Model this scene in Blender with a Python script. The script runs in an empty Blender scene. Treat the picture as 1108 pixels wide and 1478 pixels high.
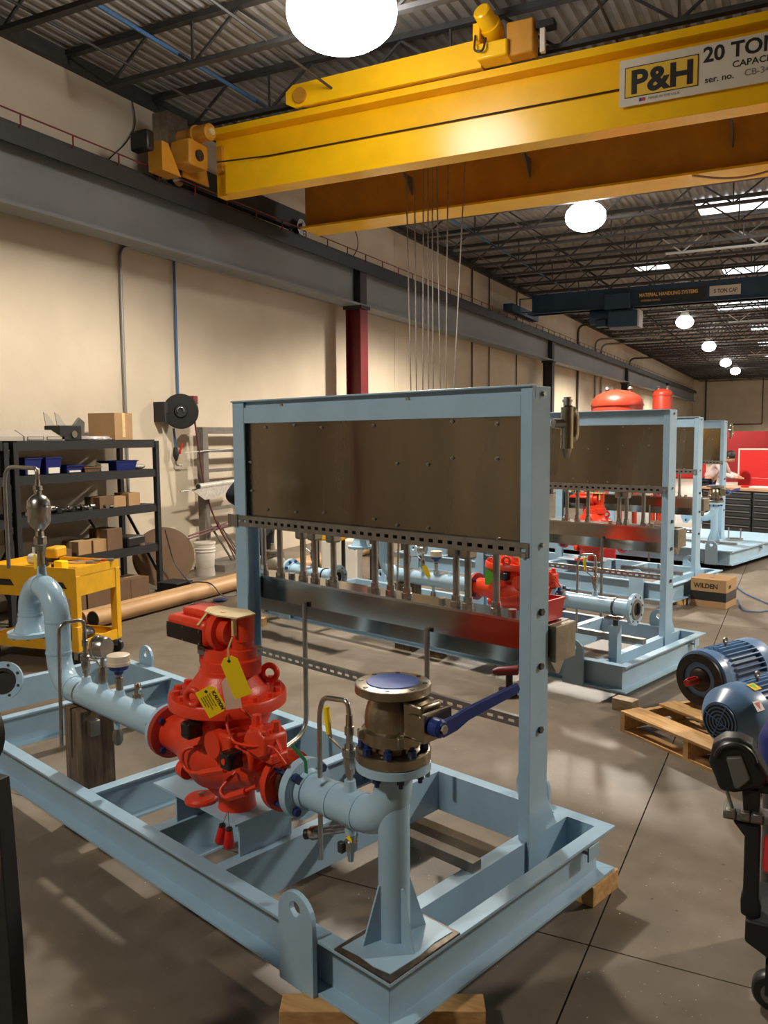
import bpy, math, random
from mathutils import Matrix, Vector
random.seed(7)
PI = math.pi
SC = bpy.context.scene
COL = SC.collection

# ------------------------------------------------------------------ camera
YAW, PITCH, ROLL, FPX = 0.4636, 0.0913, -0.0081, 1202.36
_f = Vector((-math.sin(YAW) * math.cos(PITCH), math.cos(YAW) * math.cos(PITCH), -math.sin(PITCH)))
_r = Vector((math.cos(YAW), math.sin(YAW), 0)); _u = _r.cross(_f)
_c, _s = math.cos(ROLL), math.sin(ROLL)
_r2, _u2 = _c * _r + _s * _u, -_s * _r + _c * _u
cam_d = bpy.data.cameras.new('camera'); cam = bpy.data.objects.new('camera', cam_d); COL.objects.link(cam)
cam.matrix_world = Matrix(((_r2.x, _u2.x, -_f.x, 0), (_r2.y, _u2.y, -_f.y, 0), (_r2.z, _u2.z, -_f.z, 2.0), (0, 0, 0, 1)))
cam_d.sensor_fit = 'VERTICAL'; cam_d.sensor_height = 36.0; cam_d.lens = FPX / 1478 * 36.0
cam_d.clip_start = 0.05; cam_d.clip_end = 300
SC.camera = cam
# ------------------------------------------------------------------ world, exposure, lamp strength
w = bpy.data.worlds.new('world'); SC.world = w; w.use_nodes = True
w.node_tree.nodes['Background'].inputs[0].default_value = (0.6, 0.7, 0.9, 1)
w.node_tree.nodes['Background'].inputs[1].default_value = 0.3
vs = SC.view_settings
vs.view_transform = 'Standard'; vs.look = 'None'; vs.gamma = 1.0; vs.use_curve_mapping = False
vs.exposure = 0.72
LAMP_W = 1500.0            # every high bay lamp, watts of its point source
LAMP_COL = (1.0, 0.91, 0.78)
GLOBE_E = 13.0            # how bright the glass itself is
SC.cycles.use_denoising = True
SC.cycles.max_bounces = 6; SC.cycles.diffuse_bounces = 4; SC.cycles.glossy_bounces = 3
SC.cycles.sample_clamp_indirect = 6.0

# ------------------------------------------------------------------ materials
def mat(name, col, rough=0.5, metal=0.0, noise=0.0, scale=8.0, bump=0.0, stretch=None, col2=None, spec=0.5, emit=None, es=1.0, coat=0.0, bscale=None, detail=4, rvar=0.0):
    m = bpy.data.materials.new(name); m.use_nodes = True
    nt = m.node_tree; b = nt.nodes['Principled BSDF']
    b.inputs['Base Color'].default_value = (*col, 1); b.inputs['Roughness'].default_value = rough
    b.inputs['Metallic'].default_value = metal; b.inputs['Specular IOR Level'].default_value = spec
    if coat: b.inputs['Coat Weight'].default_value = coat; b.inputs['Coat Roughness'].default_value = 0.15
    if emit: b.inputs['Emission Color'].default_value = (*emit, 1); b.inputs['Emission Strength'].default_value = es
    if noise or bump or col2:
        tc = nt.nodes.new('ShaderNodeTexCoord'); mp = nt.nodes.new('ShaderNodeMapping'); nt.links.new(tc.outputs['Object'], mp.inputs[0])
        if stretch: mp.inputs['Scale'].default_value = stretch
        n = nt.nodes.new('ShaderNodeTexNoise'); n.inputs['Scale'].default_value = scale; n.inputs['Detail'].default_value = detail
        nt.links.new(mp.outputs[0], n.inputs[0])
        cr = nt.nodes.new('ShaderNodeValToRGB')
        c2 = col2 if col2 else tuple(max(0, c * (1 - noise)) for c in col)
        cr.color_ramp.elements[0].position = 0.32; cr.color_ramp.elements[1].position = 0.68
        cr.color_ramp.elements[0].color = (*c2, 1); cr.color_ramp.elements[1].color = (*col, 1)
        nt.links.new(n.outputs[0], cr.inputs[0]); nt.links.new(cr.outputs[0], b.inputs['Base Color'])
        if rvar:
            n3 = nt.nodes.new('ShaderNodeTexNoise'); n3.inputs['Scale'].default_value = 2.6; n3.inputs['Detail'].default_value = 8; n3.inputs['Distortion'].default_value = 0.6
            nt.links.new(mp.outputs[0], n3.inputs[0]); mr = nt.nodes.new('ShaderNodeMapRange'); mr.inputs[1].default_value = .3; mr.inputs[2].default_value = .7
            mr.inputs[3].default_value = rough - rvar; mr.inputs[4].default_value = rough + rvar; nt.links.new(n3.outputs[0], mr.inputs[0]); nt.links.new(mr.outputs[0], b.inputs['Roughness'])
        if bump:
            n2 = n
            if bscale:
                n2 = nt.nodes.new('ShaderNodeTexNoise'); n2.inputs['Scale'].default_value = bscale; n2.inputs['Detail'].default_value = 3
                nt.links.new(mp.outputs[0], n2.inputs[0])
            bp = nt.nodes.new('ShaderNodeBump'); bp.inputs['Strength'].default_value = bump; bp.inputs['Distance'].default_value = 0.01
            nt.links.new(n2.outputs[0], bp.inputs['Height']); nt.links.new(bp.outputs[0], b.inputs['Normal'])
    return m
M = {}
M['blue'] = mat('light_blue_paint', (0.33, 0.495, 0.63), 0.34, noise=0.10, scale=5, bump=0.04, bscale=60)
M['bluepipe'] = mat('light_blue_gloss_paint', (0.37, 0.55, 0.69), 0.22, noise=0.05, scale=6)
M['red'] = mat('red_enamel', (0.76, 0.050, 0.014), 0.36, noise=0.12, scale=9, bump=0.12, bscale=120)
M['redflange'] = mat('dark_red_enamel', (0.42, 0.03, 0.018), 0.42, noise=0.25, scale=12)
M['navy'] = mat('navy_bolt_paint', (0.012, 0.03, 0.13), 0.38)
M['navylever'] = mat('blue_lever_paint', (0.012, 0.035, 0.19), 0.3)
M['bluecap'] = mat('blue_plastic_film', (0.055, 0.115, 0.42), 0.55, noise=0.35, scale=22)
M['steel'] = mat('stainless_steel', (0.52, 0.50, 0.46), 0.27, 1.0, noise=0.2, scale=20)
M['brushed'] = mat('brushed_stainless_sheet', (0.27, 0.235, 0.18), 0.22, 1.0, noise=0.34, scale=1.1, stretch=(2.4, 1, 0.35), detail=5, rvar=.09)  # broad vertical bands in the colour stand in for soft reflections
M['tray'] = mat('polished_stainless_sheet', (0.36, 0.33, 0.29), 0.16, 1.0, noise=0.16, scale=3.0)
M['strut'] = mat('grey_strut_steel', (0.30, 0.28, 0.25), 0.42, 0.8, noise=0.25, scale=14)
M['pipegrey'] = mat('dull_steel_pipe', (0.36, 0.35, 0.31), 0.34, 0.85, noise=0.25, scale=10)
M['bronze'] = mat('warm_cast_steel', (0.42, 0.36, 0.27), 0.30, 1.0, noise=0.25, scale=9, bump=0.1, bscale=90)
M['castrough'] = mat('cast_body_steel', (0.36, 0.32, 0.25), 0.45, 0.9, noise=0.3, scale=14, bump=0.15, bscale=140)
M['boltzinc'] = mat('zinc_bolt', (0.42, 0.42, 0.40), 0.3, 0.9)
M['boltdark'] = mat('dark_bolt', (0.08, 0.08, 0.08), 0.4, 0.7)
M['bare'] = mat('bare_ground_steel', (0.16, 0.13, 0.10), 0.35, 0.7, noise=0.5, scale=30)
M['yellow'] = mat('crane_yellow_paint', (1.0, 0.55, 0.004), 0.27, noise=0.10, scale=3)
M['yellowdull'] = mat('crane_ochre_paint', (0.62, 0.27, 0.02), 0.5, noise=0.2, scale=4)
M['cartyellow'] = mat('cart_yellow_plastic', (0.80, 0.42, 0.012), 0.45, noise=0.15, scale=8)
M['tagyellow'] = mat('yellow_card', (0.95, 0.68, 0.0), 0.6)
M['tagwhite'] = mat('pale_card', (0.62, 0.44, 0.36), 0.7)
M['tape'] = mat('cream_masking_tape', (0.72, 0.55, 0.25), 0.6, noise=0.2, scale=14)
M['black'] = mat('black_plastic', (0.012, 0.011, 0.010), 0.4)
M['blackgloss'] = mat('black_gloss', (0.014, 0.011, 0.009), 0.15)
M['blacksteel'] = mat('black_painted_steel', (0.013, 0.013, 0.014), 0.6, noise=0.3, scale=12)
M['girder'] = mat('runway_grey_paint', (0.19, 0.20, 0.205), 0.55, noise=0.18, scale=1.6, stretch=(1, .5, 1))
M['girderdark'] = mat('runway_black_steel', (0.028, 0.029, 0.031), 0.6, noise=0.3, scale=3)
M['maroon'] = mat('column_maroon_paint', (0.16, 0.012, 0.014), 0.45, noise=0.2, scale=5)
M['wall'] = mat('cream_wall_paint', (0.62, 0.53, 0.40), 0.8, noise=0.12, scale=1.3, bump=0.15, bscale=35)
M['seam'] = mat('wall_joint_sealant', (0.10, 0.085, 0.06), 0.9)
M['deck'] = mat('roof_deck_metal', (0.33, 0.31, 0.275), 0.6, noise=0.3, scale=2.0)
M['joist'] = mat('joist_primer', (0.05, 0.048, 0.045), 0.6, noise=0.3, scale=8)
M['sprink'] = mat('white_pipe_paint', (0.55, 0.54, 0.50), 0.5)
M['bluepaintpipe'] = mat('blue_air_pipe', (0.04, 0.12, 0.26), 0.45)
M['conduit'] = mat('galvanised_conduit', (0.30, 0.30, 0.29), 0.45, 0.6)
M['blackpipe'] = mat('black_iron_pipe', (0.03, 0.03, 0.03), 0.5)
M['cranenavy'] = mat('dark_blue_crane_paint', (0.018, 0.055, 0.105), 0.5, noise=0.2, scale=3)
M['signcream'] = mat('cream_sign_plate', (0.72, 0.64, 0.50), 0.22, noise=0.06, scale=5)
M['signyellow'] = mat('sign_yellow', (0.80, 0.50, 0.06), 0.3)
M['ink'] = mat('black_ink', (0.02, 0.018, 0.015), 0.5)
M['inkpale'] = mat('faded_grey_ink', (0.26, 0.22, 0.17), 0.6)
M['inkred'] = mat('red_ink', (0.45, 0.04, 0.04), 0.5)
M['inkblue'] = mat('blue_ink', (0.03, 0.04, 0.25), 0.5)
M['lettergold'] = mat('gold_lettering', (0.85, 0.55, 0.20), 0.6)
M['wood'] = mat('pine_wood', (0.66, 0.40, 0.16), 0.7, col2=(0.46, 0.25, 0.09), scale=3, stretch=(2, 14, 14), bump=0.2)
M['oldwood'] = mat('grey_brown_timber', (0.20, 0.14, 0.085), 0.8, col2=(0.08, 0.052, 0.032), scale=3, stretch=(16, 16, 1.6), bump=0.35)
M['palewood'] = mat('weathered_timber', (0.55, 0.46, 0.34), 0.8, col2=(0.38, 0.28, 0.18), scale=4, stretch=(3, 3, 12), bump=0.2)
M['disc'] = mat('brown_hardboard', (0.17, 0.092, 0.042), 0.65, noise=0.15, scale=5)
M['card'] = mat('brown_cardboard', (0.40, 0.24, 0.11), 0.8, noise=0.1, scale=6)
M['carddark'] = mat('dark_cardboard', (0.16, 0.09, 0.042), 0.85, noise=0.2, scale=6)
M['greycard'] = mat('grey_white_carton', (0.42, 0.37, 0.31), 0.8, noise=0.1, scale=8)
M['whiteplastic'] = mat('white_plastic', (0.68, 0.64, 0.56), 0.45)
M['cream'] = mat('cream_plastic_cap', (0.70, 0.60, 0.46), 0.4)
M['bluebin'] = mat('blue_plastic_bin', (0.007, 0.015, 0.13), 0.4)
M['redbin'] = mat('red_plastic_bin', (0.60, 0.012, 0.014), 0.32)
M['hose'] = mat('maroon_rubber_hose', (0.10, 0.022, 0.02), 0.5)
M['greyframe'] = mat('grey_ladder_paint', (0.17, 0.15, 0.125), 0.6, noise=0.25, scale=9)
M['plasticwrap'] = mat('clear_poly_wrap', (0.55, 0.52, 0.46), 0.2, noise=0.3, scale=20, bump=0.6, bscale=25)
M['tubecard'] = mat('tan_fibre_pipe', (0.50, 0.29, 0.13), 0.5, noise=0.22, scale=4, stretch=(1, .4, 1))
M['motorblue'] = mat('motor_blue_paint', (0.115, 0.215, 0.38), 0.32, noise=0.08, scale=8)
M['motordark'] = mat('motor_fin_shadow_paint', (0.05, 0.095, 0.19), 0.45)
M['rustblack'] = mat('oiled_cast_iron', (0.045, 0.035, 0.03), 0.4, 0.5, noise=0.4, scale=12)
M['redtank'] = mat('red_tank_paint', (0.50, 0.045, 0.02), 0.4, noise=0.1, scale=4)
M['redwall'] = mat('red_screen_cloth', (0.30, 0.012, 0.015), 0.7, noise=0.1, scale=2)
M['redlid'] = mat('red_toolbox_paint', (0.60, 0.02, 0.02), 0.4)
M['benchtop'] = mat('bench_hardwood', (0.50, 0.29, 0.17), 0.5, noise=0.2, scale=6)
M['drawer'] = mat('charcoal_cabinet', (0.028, 0.030, 0.033), 0.4)
M['drawertrim'] = mat('grey_drawer_trim', (0.22, 0.22, 0.21), 0.4, 0.6)
M['skin'] = mat('skin', (0.50, 0.26, 0.17), 0.55)
M['hair'] = mat('black_hair', (0.012, 0.010, 0.009), 0.6)
M['shirt'] = mat('pale_pink_shirt', (0.62, 0.50, 0.48), 0.8, noise=0.15, scale=12)
M['darkcloth'] = mat('navy_work_cloth', (0.014, 0.017, 0.028), 0.85)
M['trousers'] = mat('dark_trousers', (0.02, 0.02, 0.025), 0.85)
M['green'] = mat('green_tag', (0.12, 0.50, 0.03), 0.6)
M['greenstrap'] = mat('green_ribbon', (0.01, 0.16, 0.06), 0.5)
M['greenpaint'] = mat('dark_green_paint', (0.015, 0.06, 0.035), 0.5)
M['glass'] = mat('dark_gauge_glass', (0.03, 0.03, 0.028), 0.08)
M['deepblue'] = mat('deep_blue_plastic', (0.008, 0.018, 0.15), 0.35)
M['shaving'] = mat('bright_shavings', (0.75, 0.66, 0.50), 0.4)
M['grey'] = mat('grey_plastic', (0.12, 0.115, 0.105), 0.5)
M['groove'] = mat('floor_joint_dirt', (0.10, 0.08, 0.06), 0.9)
M['lampglass'] = mat('lit_lamp_glass', (0.9, 0.9, 0.85), 0.3, emit=(1.0, 0.97, 0.95), es=GLOBE_E)
M['lampfar'] = M['lampglass']
M['skylight'] = mat('daylit_skylight_panel', (0.8, 0.8, 0.8), 0.5, emit=(0.95, 0.97, 1.0), es=1.6)
# concrete floor: broad stains, fine mottling, small pale specks
def floor_mat():
    m = bpy.data.materials.new('concrete_floor'); m.use_nodes = True; nt = m.node_tree; b = nt.nodes['Principled BSDF']
    tc = nt.nodes.new('ShaderNodeTexCoord')
    def noise(s, d, p0, p1, c0, c1):
        n = nt.nodes.new('ShaderNodeTexNoise'); n.inputs['Scale'].default_value = s; n.inputs['Detail'].default_value = d
        nt.links.new(tc.outputs['Object'], n.inputs[0]); r = nt.nodes.new('ShaderNodeValToRGB')
        r.color_ramp.elements[0].position = p0; r.color_ramp.elements[1].position = p1
        r.color_ramp.elements[0].color = (*c0, 1); r.color_ramp.elements[1].color = (*c1, 1)
        nt.links.new(n.outputs[0], r.inputs[0]); return n, r
    n1, r1 = noise(0.55, 6, 0.35, 0.7, (0.160, 0.128, 0.094), (0.235, 0.195, 0.148))
    n2, r2 = noise(7, 8, 0.3, 0.75, (0.78, 0.76, 0.74), (1, 1, 1))
    n3, r3 = noise(1.7, 9, 0.44, 0.56, (1, 1, 1), (0.86, 0.84, 0.80))
    n4, r4 = noise(55, 2, 0.71, 0.76, (0, 0, 0), (1, 1, 1))
    def mix(t, a, bb, f=1.0):
        x = nt.nodes.new('ShaderNodeMixRGB'); x.blend_type = t; x.inputs[0].default_value = f
        nt.links.new(a, x.inputs[1]); nt.links.new(bb, x.inputs[2]); return x.outputs[0]
    c = mix('MULTIPLY', r1.outputs[0], r2.outputs[0]); c = mix('MULTIPLY', c, r3.outputs[0], 0.8)
    c = mix('ADD', c, r4.outputs[0], 0.10)
    nt.links.new(c, b.inputs['Base Color'])
    rr = nt.nodes.new('ShaderNodeMapRange'); rr.inputs[3].default_value = 0.38; rr.inputs[4].default_value = 0.62
    nt.links.new(n1.outputs[0], rr.inputs[0]); nt.links.new(rr.outputs[0], b.inputs['Roughness'])
    bp = nt.nodes.new('ShaderNodeBump'); bp.inputs['Strength'].default_value = 0.12; bp.inputs['Distance'].default_value = 0.01
    nt.links.new(n2.outputs[0], bp.inputs['Height']); nt.links.new(bp.outputs[0], b.inputs['Normal'])
    return m
M['floor'] = floor_mat()

# ------------------------------------------------------------------ mesh helpers
TH = 0.295
A0 = Vector((-1.0932, 2.2007, 0.0))
SU = Vector((-math.cos(TH), math.sin(TH), 0)); SV = Vector((math.sin(TH), math.cos(TH), 0))
def skid_world(u, v, z=0.0): return A0 + SU * u + SV * v + Vector((0, 0, z))

def basis(d, ref=None):
    d = Vector(d).normalized()
    ref = Vector(ref) if ref else (Vector((0, 0, 1)) if abs(d.z) < 0.95 else Vector((0, 1, 0)))
    x = ref.cross(d).normalized(); y = d.cross(x)
    return x, y, d

class MB:
    def __init__(s): s.v = []; s.f = []; s.mi = []; s.cm = 0
    def add(s, vs, fs):
        o = len(s.v); s.v += [Vector(p) for p in vs]; s.f += [tuple(i + o for i in f) for f in fs]; s.mi += [s.cm] * len(fs); return s
    def box(s, lo, hi, rz=0.0, c=None):
        x0, y0, z0 = lo; x1, y1, z1 = hi
        x0, x1 = min(x0, x1), max(x0, x1); y0, y1 = min(y0, y1), max(y0, y1); z0, z1 = min(z0, z1), max(z0, z1)
        vs = [(x0, y0, z0), (x1, y0, z0), (x1, y1, z0), (x0, y1, z0), (x0, y0, z1), (x1, y0, z1), (x1, y1, z1), (x0, y1, z1)]
        if rz:
            cc = Vector(c) if c else Vector(((x0 + x1) / 2, (y0 + y1) / 2, 0)); R = Matrix.Rotation(rz, 3, 'Z')
            vs = [R @ (Vector(p) - cc) + cc for p in vs]
        return s.add(vs, [(0, 3, 2, 1), (4, 5, 6, 7), (0, 1, 5, 4), (1, 2, 6, 5), (2, 3, 7, 6), (3, 0, 4, 7)])
    def bar(s, p0, p1, w, h, ref=None):
        p0, p1 = Vector(p0), Vector(p1); x, y, d = basis(p1 - p0, ref)
        vs = [p + x * a * w / 2 + y * b * h / 2 for p in (p0, p1) for a, b in ((-1, -1), (1, -1), (1, 1), (-1, 1))]
        return s.add(vs, [(0, 3, 2, 1), (4, 5, 6, 7), (0, 1, 5, 4), (1, 2, 6, 5), (2, 3, 7, 6), (3, 0, 4, 7)])
    def cyl(s, p0, p1, r0, r1=None, n=16): return s.lathe(p0, p1, [(0, r0), (1, r0 if r1 is None else r1)], n)
    def lathe(s, p0, p1, prof, n=24, unit=False, rot=0.0):
        """prof: (t, r) along p0->p1, t a share of the length (or metres with unit)."""
        p0, p1 = Vector(p0), Vector(p1); L = (p1 - p0).length; x, y, d = basis(p1 - p0)
        k = 1.0 if unit else L; vs = []; fs = []
        for t, r in prof:
            for i in range(n):
                a = 2 * PI * i / n + rot
                vs.append(p0 + d * t * k + (x * math.cos(a) + y * math.sin(a)) * r)
        m = len(prof)
        for j in range(m - 1):
            for i in range(n):
                a, b = j * n + i, j * n + (i + 1) % n
                fs.append((a, b, b + n, a + n))
        fs.append(tuple(range(n - 1, -1, -1))); fs.append(tuple((m - 1) * n + i for i in range(n)))
        return s.add(vs, fs)
    def ring(s, c, d, ro, ri, t, n=24):
        """flat ring plate of thickness t along d, centred at c"""
        x, y, d = basis(d); c = Vector(c); vs = []; fs = []
        for (h, r) in ((-t / 2, ro), (t / 2, ro), (t / 2, ri), (-t / 2, ri)):
            for i in range(n):
                a = 2 * PI * i / n; vs.append(c + d * h + (x * math.cos(a) + y * math.sin(a)) * r)
        for j in range(4):
            for i in range(n):
                a, b = j * n + i, j * n + (i + 1) % n; a2, b2 = ((j + 1) % 4) * n + i, ((j + 1) % 4) * n + (i + 1) % n
                fs.append((a, b, b2, a2))
        return s.add(vs, fs)
    def tube(s, pts, r, n=10, closed=False):
        pts = [Vector(p) for p in pts]; m = len(pts); rs = r if isinstance(r, (list, tuple)) else [r] * m
        vs = []; fs = []; ref = None
        for j, p in enumerate(pts):
            if closed: t = pts[(j + 1) % m] - pts[j - 1]
            else: t = (pts[min(j + 1, m - 1)] - pts[max(j - 1, 0)])
            t = t.normalized()
            if ref is None: x, y, _ = basis(t)
            else:
                x = (ref - t * ref.dot(t)).normalized(); y = t.cross(x)
            ref = x
            for i in range(n):
                a = 2 * PI * i / n; vs.append(p + (x * math.cos(a) + y * math.sin(a)) * rs[j])
        for j in range(m if closed else m - 1):
            for i in range(n):
                a, b = j * n + i, j * n + (i + 1) % n; a2, b2 = ((j + 1) % m) * n + i, ((j + 1) % m) * n + (i + 1) % n
                fs.append((a, b, b2, a2))
        if not closed: fs.append(tuple(range(n - 1, -1, -1))); fs.append(tuple((m - 1) * n + i for i in range(n)))
        return s.add(vs, fs)
    def prism(s, poly, o, ex, ey, ez):
        """poly 2D in plane (ex,ey) at o, extruded by vector ez"""
        o, ex, ey, ez = map(Vector, (o, ex, ey, ez)); n = len(poly)
        a = [o + ex * x + ey * y for x, y in poly]; vs = a + [p + ez for p in a]
        fs = [tuple(range(n - 1, -1, -1)), tuple(range(n, 2 * n))] + [(i, (i + 1) % n, n + (i + 1) % n, n + i) for i in range(n)]
        return s.add(vs, fs)
    def plate_hole(s, outer, hole, o, ex, ey, ez):
        """outer/hole: same count loops in plane; ring plate"""
        o, ex, ey, ez = map(Vector, (o, ex, ey, ez)); n = len(outer)
        P = lambda l, k: [o + ex * x + ey * y + ez * k for x, y in l]
        vs = P(outer, 0) + P(hole, 0) + P(outer, 1) + P(hole, 1); fs = []
        for i in range(n):
            j = (i + 1) % n
            fs += [(i, n + i, n + j, j), (2 * n + i, 2 * n + j, 3 * n + j, 3 * n + i), (i, j, 2 * n + j, 2 * n + i), (n + i, 3 * n + i, 3 * n + j, n + j)]
        return s.add(vs, fs)
    def slotted(s, L, H, t, n, sw, sh, o, ex, ey, ez, m0=0.5):
        """strip L x H with n slots sw x sh; welded grid (one continuous mesh)"""
        o, ex, ey, ez = map(Vector, (o, ex, ey, ez)); xs = [0.0]; hol = set(); p = L / n
        for i in range(n): c = (i + 0.5) * p; xs += [c - sw / 2, c + sw / 2]
        xs.append(L); ys = [0, (H - sh) / 2, (H + sh) / 2, H]; nx, ny = len(xs), 4
        for i in range(n): hol.add((2 * i + 1, 1))
        vid = lambda i, j, k: (k * nx + i) * ny + j
        vs = [o + ex * x + ey * y + ez * (k * t) for k in (0, 1) for x in xs for y in ys]; fs = []
        solid = lambda i, j: 0 <= i < nx - 1 and 0 <= j < ny - 1 and (i, j) not in hol
        for i in range(nx - 1):
            for j in range(ny - 1):
                if not solid(i, j): continue
                fs.append((vid(i, j, 0), vid(i, j + 1, 0), vid(i + 1, j + 1, 0), vid(i + 1, j, 0)))
                fs.append((vid(i, j, 1), vid(i + 1, j, 1), vid(i + 1, j + 1, 1), vid(i, j + 1, 1)))
                for di, dj, a, b in ((-1, 0, (i, j), (i, j + 1)), (1, 0, (i + 1, j + 1), (i + 1, j)), (0, -1, (i + 1, j), (i, j)), (0, 1, (i, j + 1), (i + 1, j + 1))):
                    if not solid(i + di, j + dj): fs.append((vid(*a, 0), vid(*a, 1), vid(*b, 1), vid(*b, 0)))
        return s.add(vs, fs)
    def ball(s, c, r, n=12, m=8, sc=(1, 1, 1)):
        c = Vector(c); vs = [c + Vector((0, 0, -r * sc[2]))]; fs = []
        for j in range(1, m):
            b = -PI / 2 + PI * j / m
            for i in range(n):
                a = 2 * PI * i / n; vs.append(c + Vector((r * sc[0] * math.cos(b) * math.cos(a), r * sc[1] * math.cos(b) * math.sin(a), r * sc[2] * math.sin(b))))
        vs.append(c + Vector((0, 0, r * sc[2]))); T = len(vs) - 1
        for i in range(n): fs.append((0, 1 + (i + 1) % n, 1 + i)); fs.append((T, T - n + i, T - n + (i + 1) % n))
        for j in range(m - 2):
            for i in range(n):
                a, b = 1 + j * n + i, 1 + j * n + (i + 1) % n; fs.append((a, b, b + n, a + n))
        return s.add(vs, fs)

def arc(c, r, a0, a1, n, ex, ey):
    c, ex, ey = map(Vector, (c, ex, ey))
    return [c + ex * (r * math.cos(a0 + (a1 - a0) * i / n)) + ey * (r * math.sin(a0 + (a1 - a0) * i / n)) for i in range(n + 1)]
def fillet(pts, r, n=5):
    """polyline with rounded corners"""
    pts = [Vector(p) for p in pts]; out = [pts[0]]
    for i in range(1, len(pts) - 1):
        a, b, c = pts[i - 1], pts[i], pts[i + 1]; d1, d2 = (a - b), (c - b)
        rr = min(r, d1.length * 0.49, d2.length * 0.49); p, q = b + d1.normalized() * rr, b + d2.normalized() * rr
        for k in range(n + 1):
            t = k / n; out.append(p * (1 - t) ** 2 + b * 2 * t * (1 - t) + q * t * t)
    return out + [pts[-1]]

# ------------------------------------------------------------------ object helpers
class Ctx: pass
X = Ctx(); X.root = None; X.f = lambda p: p; X.flip = False
def thing(name, label, cat, base, skid=False, rz=0.0, group=None, kind=None, absolute=False):
    """skid: base and all later geometry in skid coordinates (u along, v across, z). Else geometry local to base, or absolute."""
    o = bpy.data.objects.new(name, None); COL.objects.link(o); o.empty_display_size = 0.1
    b = Vector(base)
    if skid:
        o.location = skid_world(*b); o.rotation_euler = (0, 0, -TH)
        X.f = lambda p: Vector((-(p[0] - b[0]), p[1] - b[1], p[2] - b[2])); X.flip = True
    elif absolute:
        o.location = b; X.f = lambda p: Vector(p) - b; X.flip = False
    else:
        o.location = b; o.rotation_euler = (0, 0, rz); X.f = lambda p: Vector(p); X.flip = False
    o['label'] = label; o['category'] = cat
    if group: o['group'] = group
    if kind: o['kind'] = kind
    X.root = o
    return o
def mesh_of(name, mb, mats, smooth=True, angle=38, xf=True):
    me = bpy.data.meshes.new(name)
    f = X.f if xf else (lambda p: p); flip = X.flip and xf
    me.from_pydata([f(p) for p in mb.v], [], [tuple(reversed(t)) for t in mb.f] if flip else mb.f)
    for m in (mats if isinstance(mats, (list, tuple)) else [mats]): me.materials.append(m)
    if any(mb.mi): me.polygons.foreach_set('material_index', mb.mi)
    if smooth: me.shade_smooth(); me.set_sharp_from_angle(angle=math.radians(angle))
    me.update()
    return me
def part(name, mb, m, parent=None, smooth=True, bevel=0.0, label=None, kind=None):
    o = bpy.data.objects.new(name, mesh_of(name, mb, m, smooth)); COL.objects.link(o)
    o.parent = parent if parent is not None else X.root
    if bevel:
        bv = o.modifiers.new('bevel', 'BEVEL'); bv.width = bevel; bv.segments = 2; bv.limit_method = 'ANGLE'; bv.angle_limit = math.radians(50)
    if label: o['label'] = label
    if kind: o['kind'] = kind
    return o
def rep(name, mb, m, places, parent=None, smooth=True):
    """alike pieces sharing one mesh; mb is built about the origin; places: (point, axis) in design coordinates, local z goes to axis"""
    me = mesh_of(name, mb, m, smooth, xf=False)
    for p, ax in places:
        o = bpy.data.objects.new(name, me); COL.objects.link(o); o.parent = parent if parent is not None else X.root
        q = X.f(p); e = (X.f(Vector(p) + Vector(ax)) - q).normalized(); x, y, d = basis(e)
        o.matrix_local = Matrix(((x.x, y.x, d.x, q.x), (x.y, y.y, d.y, q.y), (x.z, y.z, d.z, q.z), (0, 0, 0, 1)))
def text(s, size, p, right, up, m, parent=None, name='lettering', bold=0.0, sx=1.0, align='LEFT', ext=0.0008):
    cu = bpy.data.curves.new(name, 'FONT'); cu.body = s; cu.size = size; cu.extrude = ext; cu.offset = bold; cu.align_x = align
    cu.resolution_u = 3; cu.materials.append(m)
    tmp = bpy.data.objects.new(name, cu); me = bpy.data.meshes.new_from_object(tmp); bpy.data.objects.remove(tmp); bpy.data.curves.remove(cu); me.name = name
    o = bpy.data.objects.new(name, me); COL.objects.link(o); o.parent = parent if parent is not None else X.root
    q = X.f(p); r = (X.f(Vector(p) + Vector(right)) - q).normalized(); u = (X.f(Vector(p) + Vector(up)) - q); u = (u - r * u.dot(r)).normalized(); n = r.cross(u)
    o.matrix_local = Matrix(((r.x * sx, u.x, n.x, q.x), (r.y * sx, u.y, n.y, q.y), (r.z * sx, u.z, n.z, q.z), (0, 0, 0, 1)))
    return o
def struct(name, mb, m, smooth=True, parent=None, bevel=0.0):
    X.root = None; X.f = lambda p: Vector(p); X.flip = False
    o = bpy.data.objects.new(name, mesh_of(name, mb, m, smooth)); COL.objects.link(o)
    if parent: o.parent = parent
    else: o['kind'] = 'structure'; o['label'] = STRUCT_LABELS.get(name, name.replace('_', ' ')); 
    return o
STRUCT_LABELS = {}
def kids(o): return [c for c in bpy.data.objects if c.parent == o]
def dup(root, dv, label, name=None, group=None):
    """copy of a thing with its parts and sub-parts, moved by dv"""
    ch = {}
    for c in bpy.data.objects:
        if c.parent is not None: ch.setdefault(c.parent.name, []).append(c)
    def cp(o, par):
        c = o.copy(); COL.objects.link(c); c.parent = par
        for k in ch.get(o.name, []): cp(k, c)
        return c
    r = cp(root, None); r.location = Vector(root.location) + Vector(dv); r['label'] = label
    if group: r['group'] = group
    return r
def boltmb(r=0.014, h=0.014, shank=0.0):
    b = MB(); b.lathe((0, 0, 0), (0, 0, h), [(0, r), (1, r)], 6)
    if shank: b.lathe((0, 0, h - 0.002), (0, 0, h + shank), [(0, r * 0.55), (1, r * 0.55)], 8)
    return b
def circle(c, d, r, n, a0=0.0):
    x, y, d = basis(d); c = Vector(c)
    return [c + (x * math.cos(a0 + 2 * PI * i / n) + y * math.sin(a0 + 2 * PI * i / n)) * r for i in range(n)]

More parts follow.
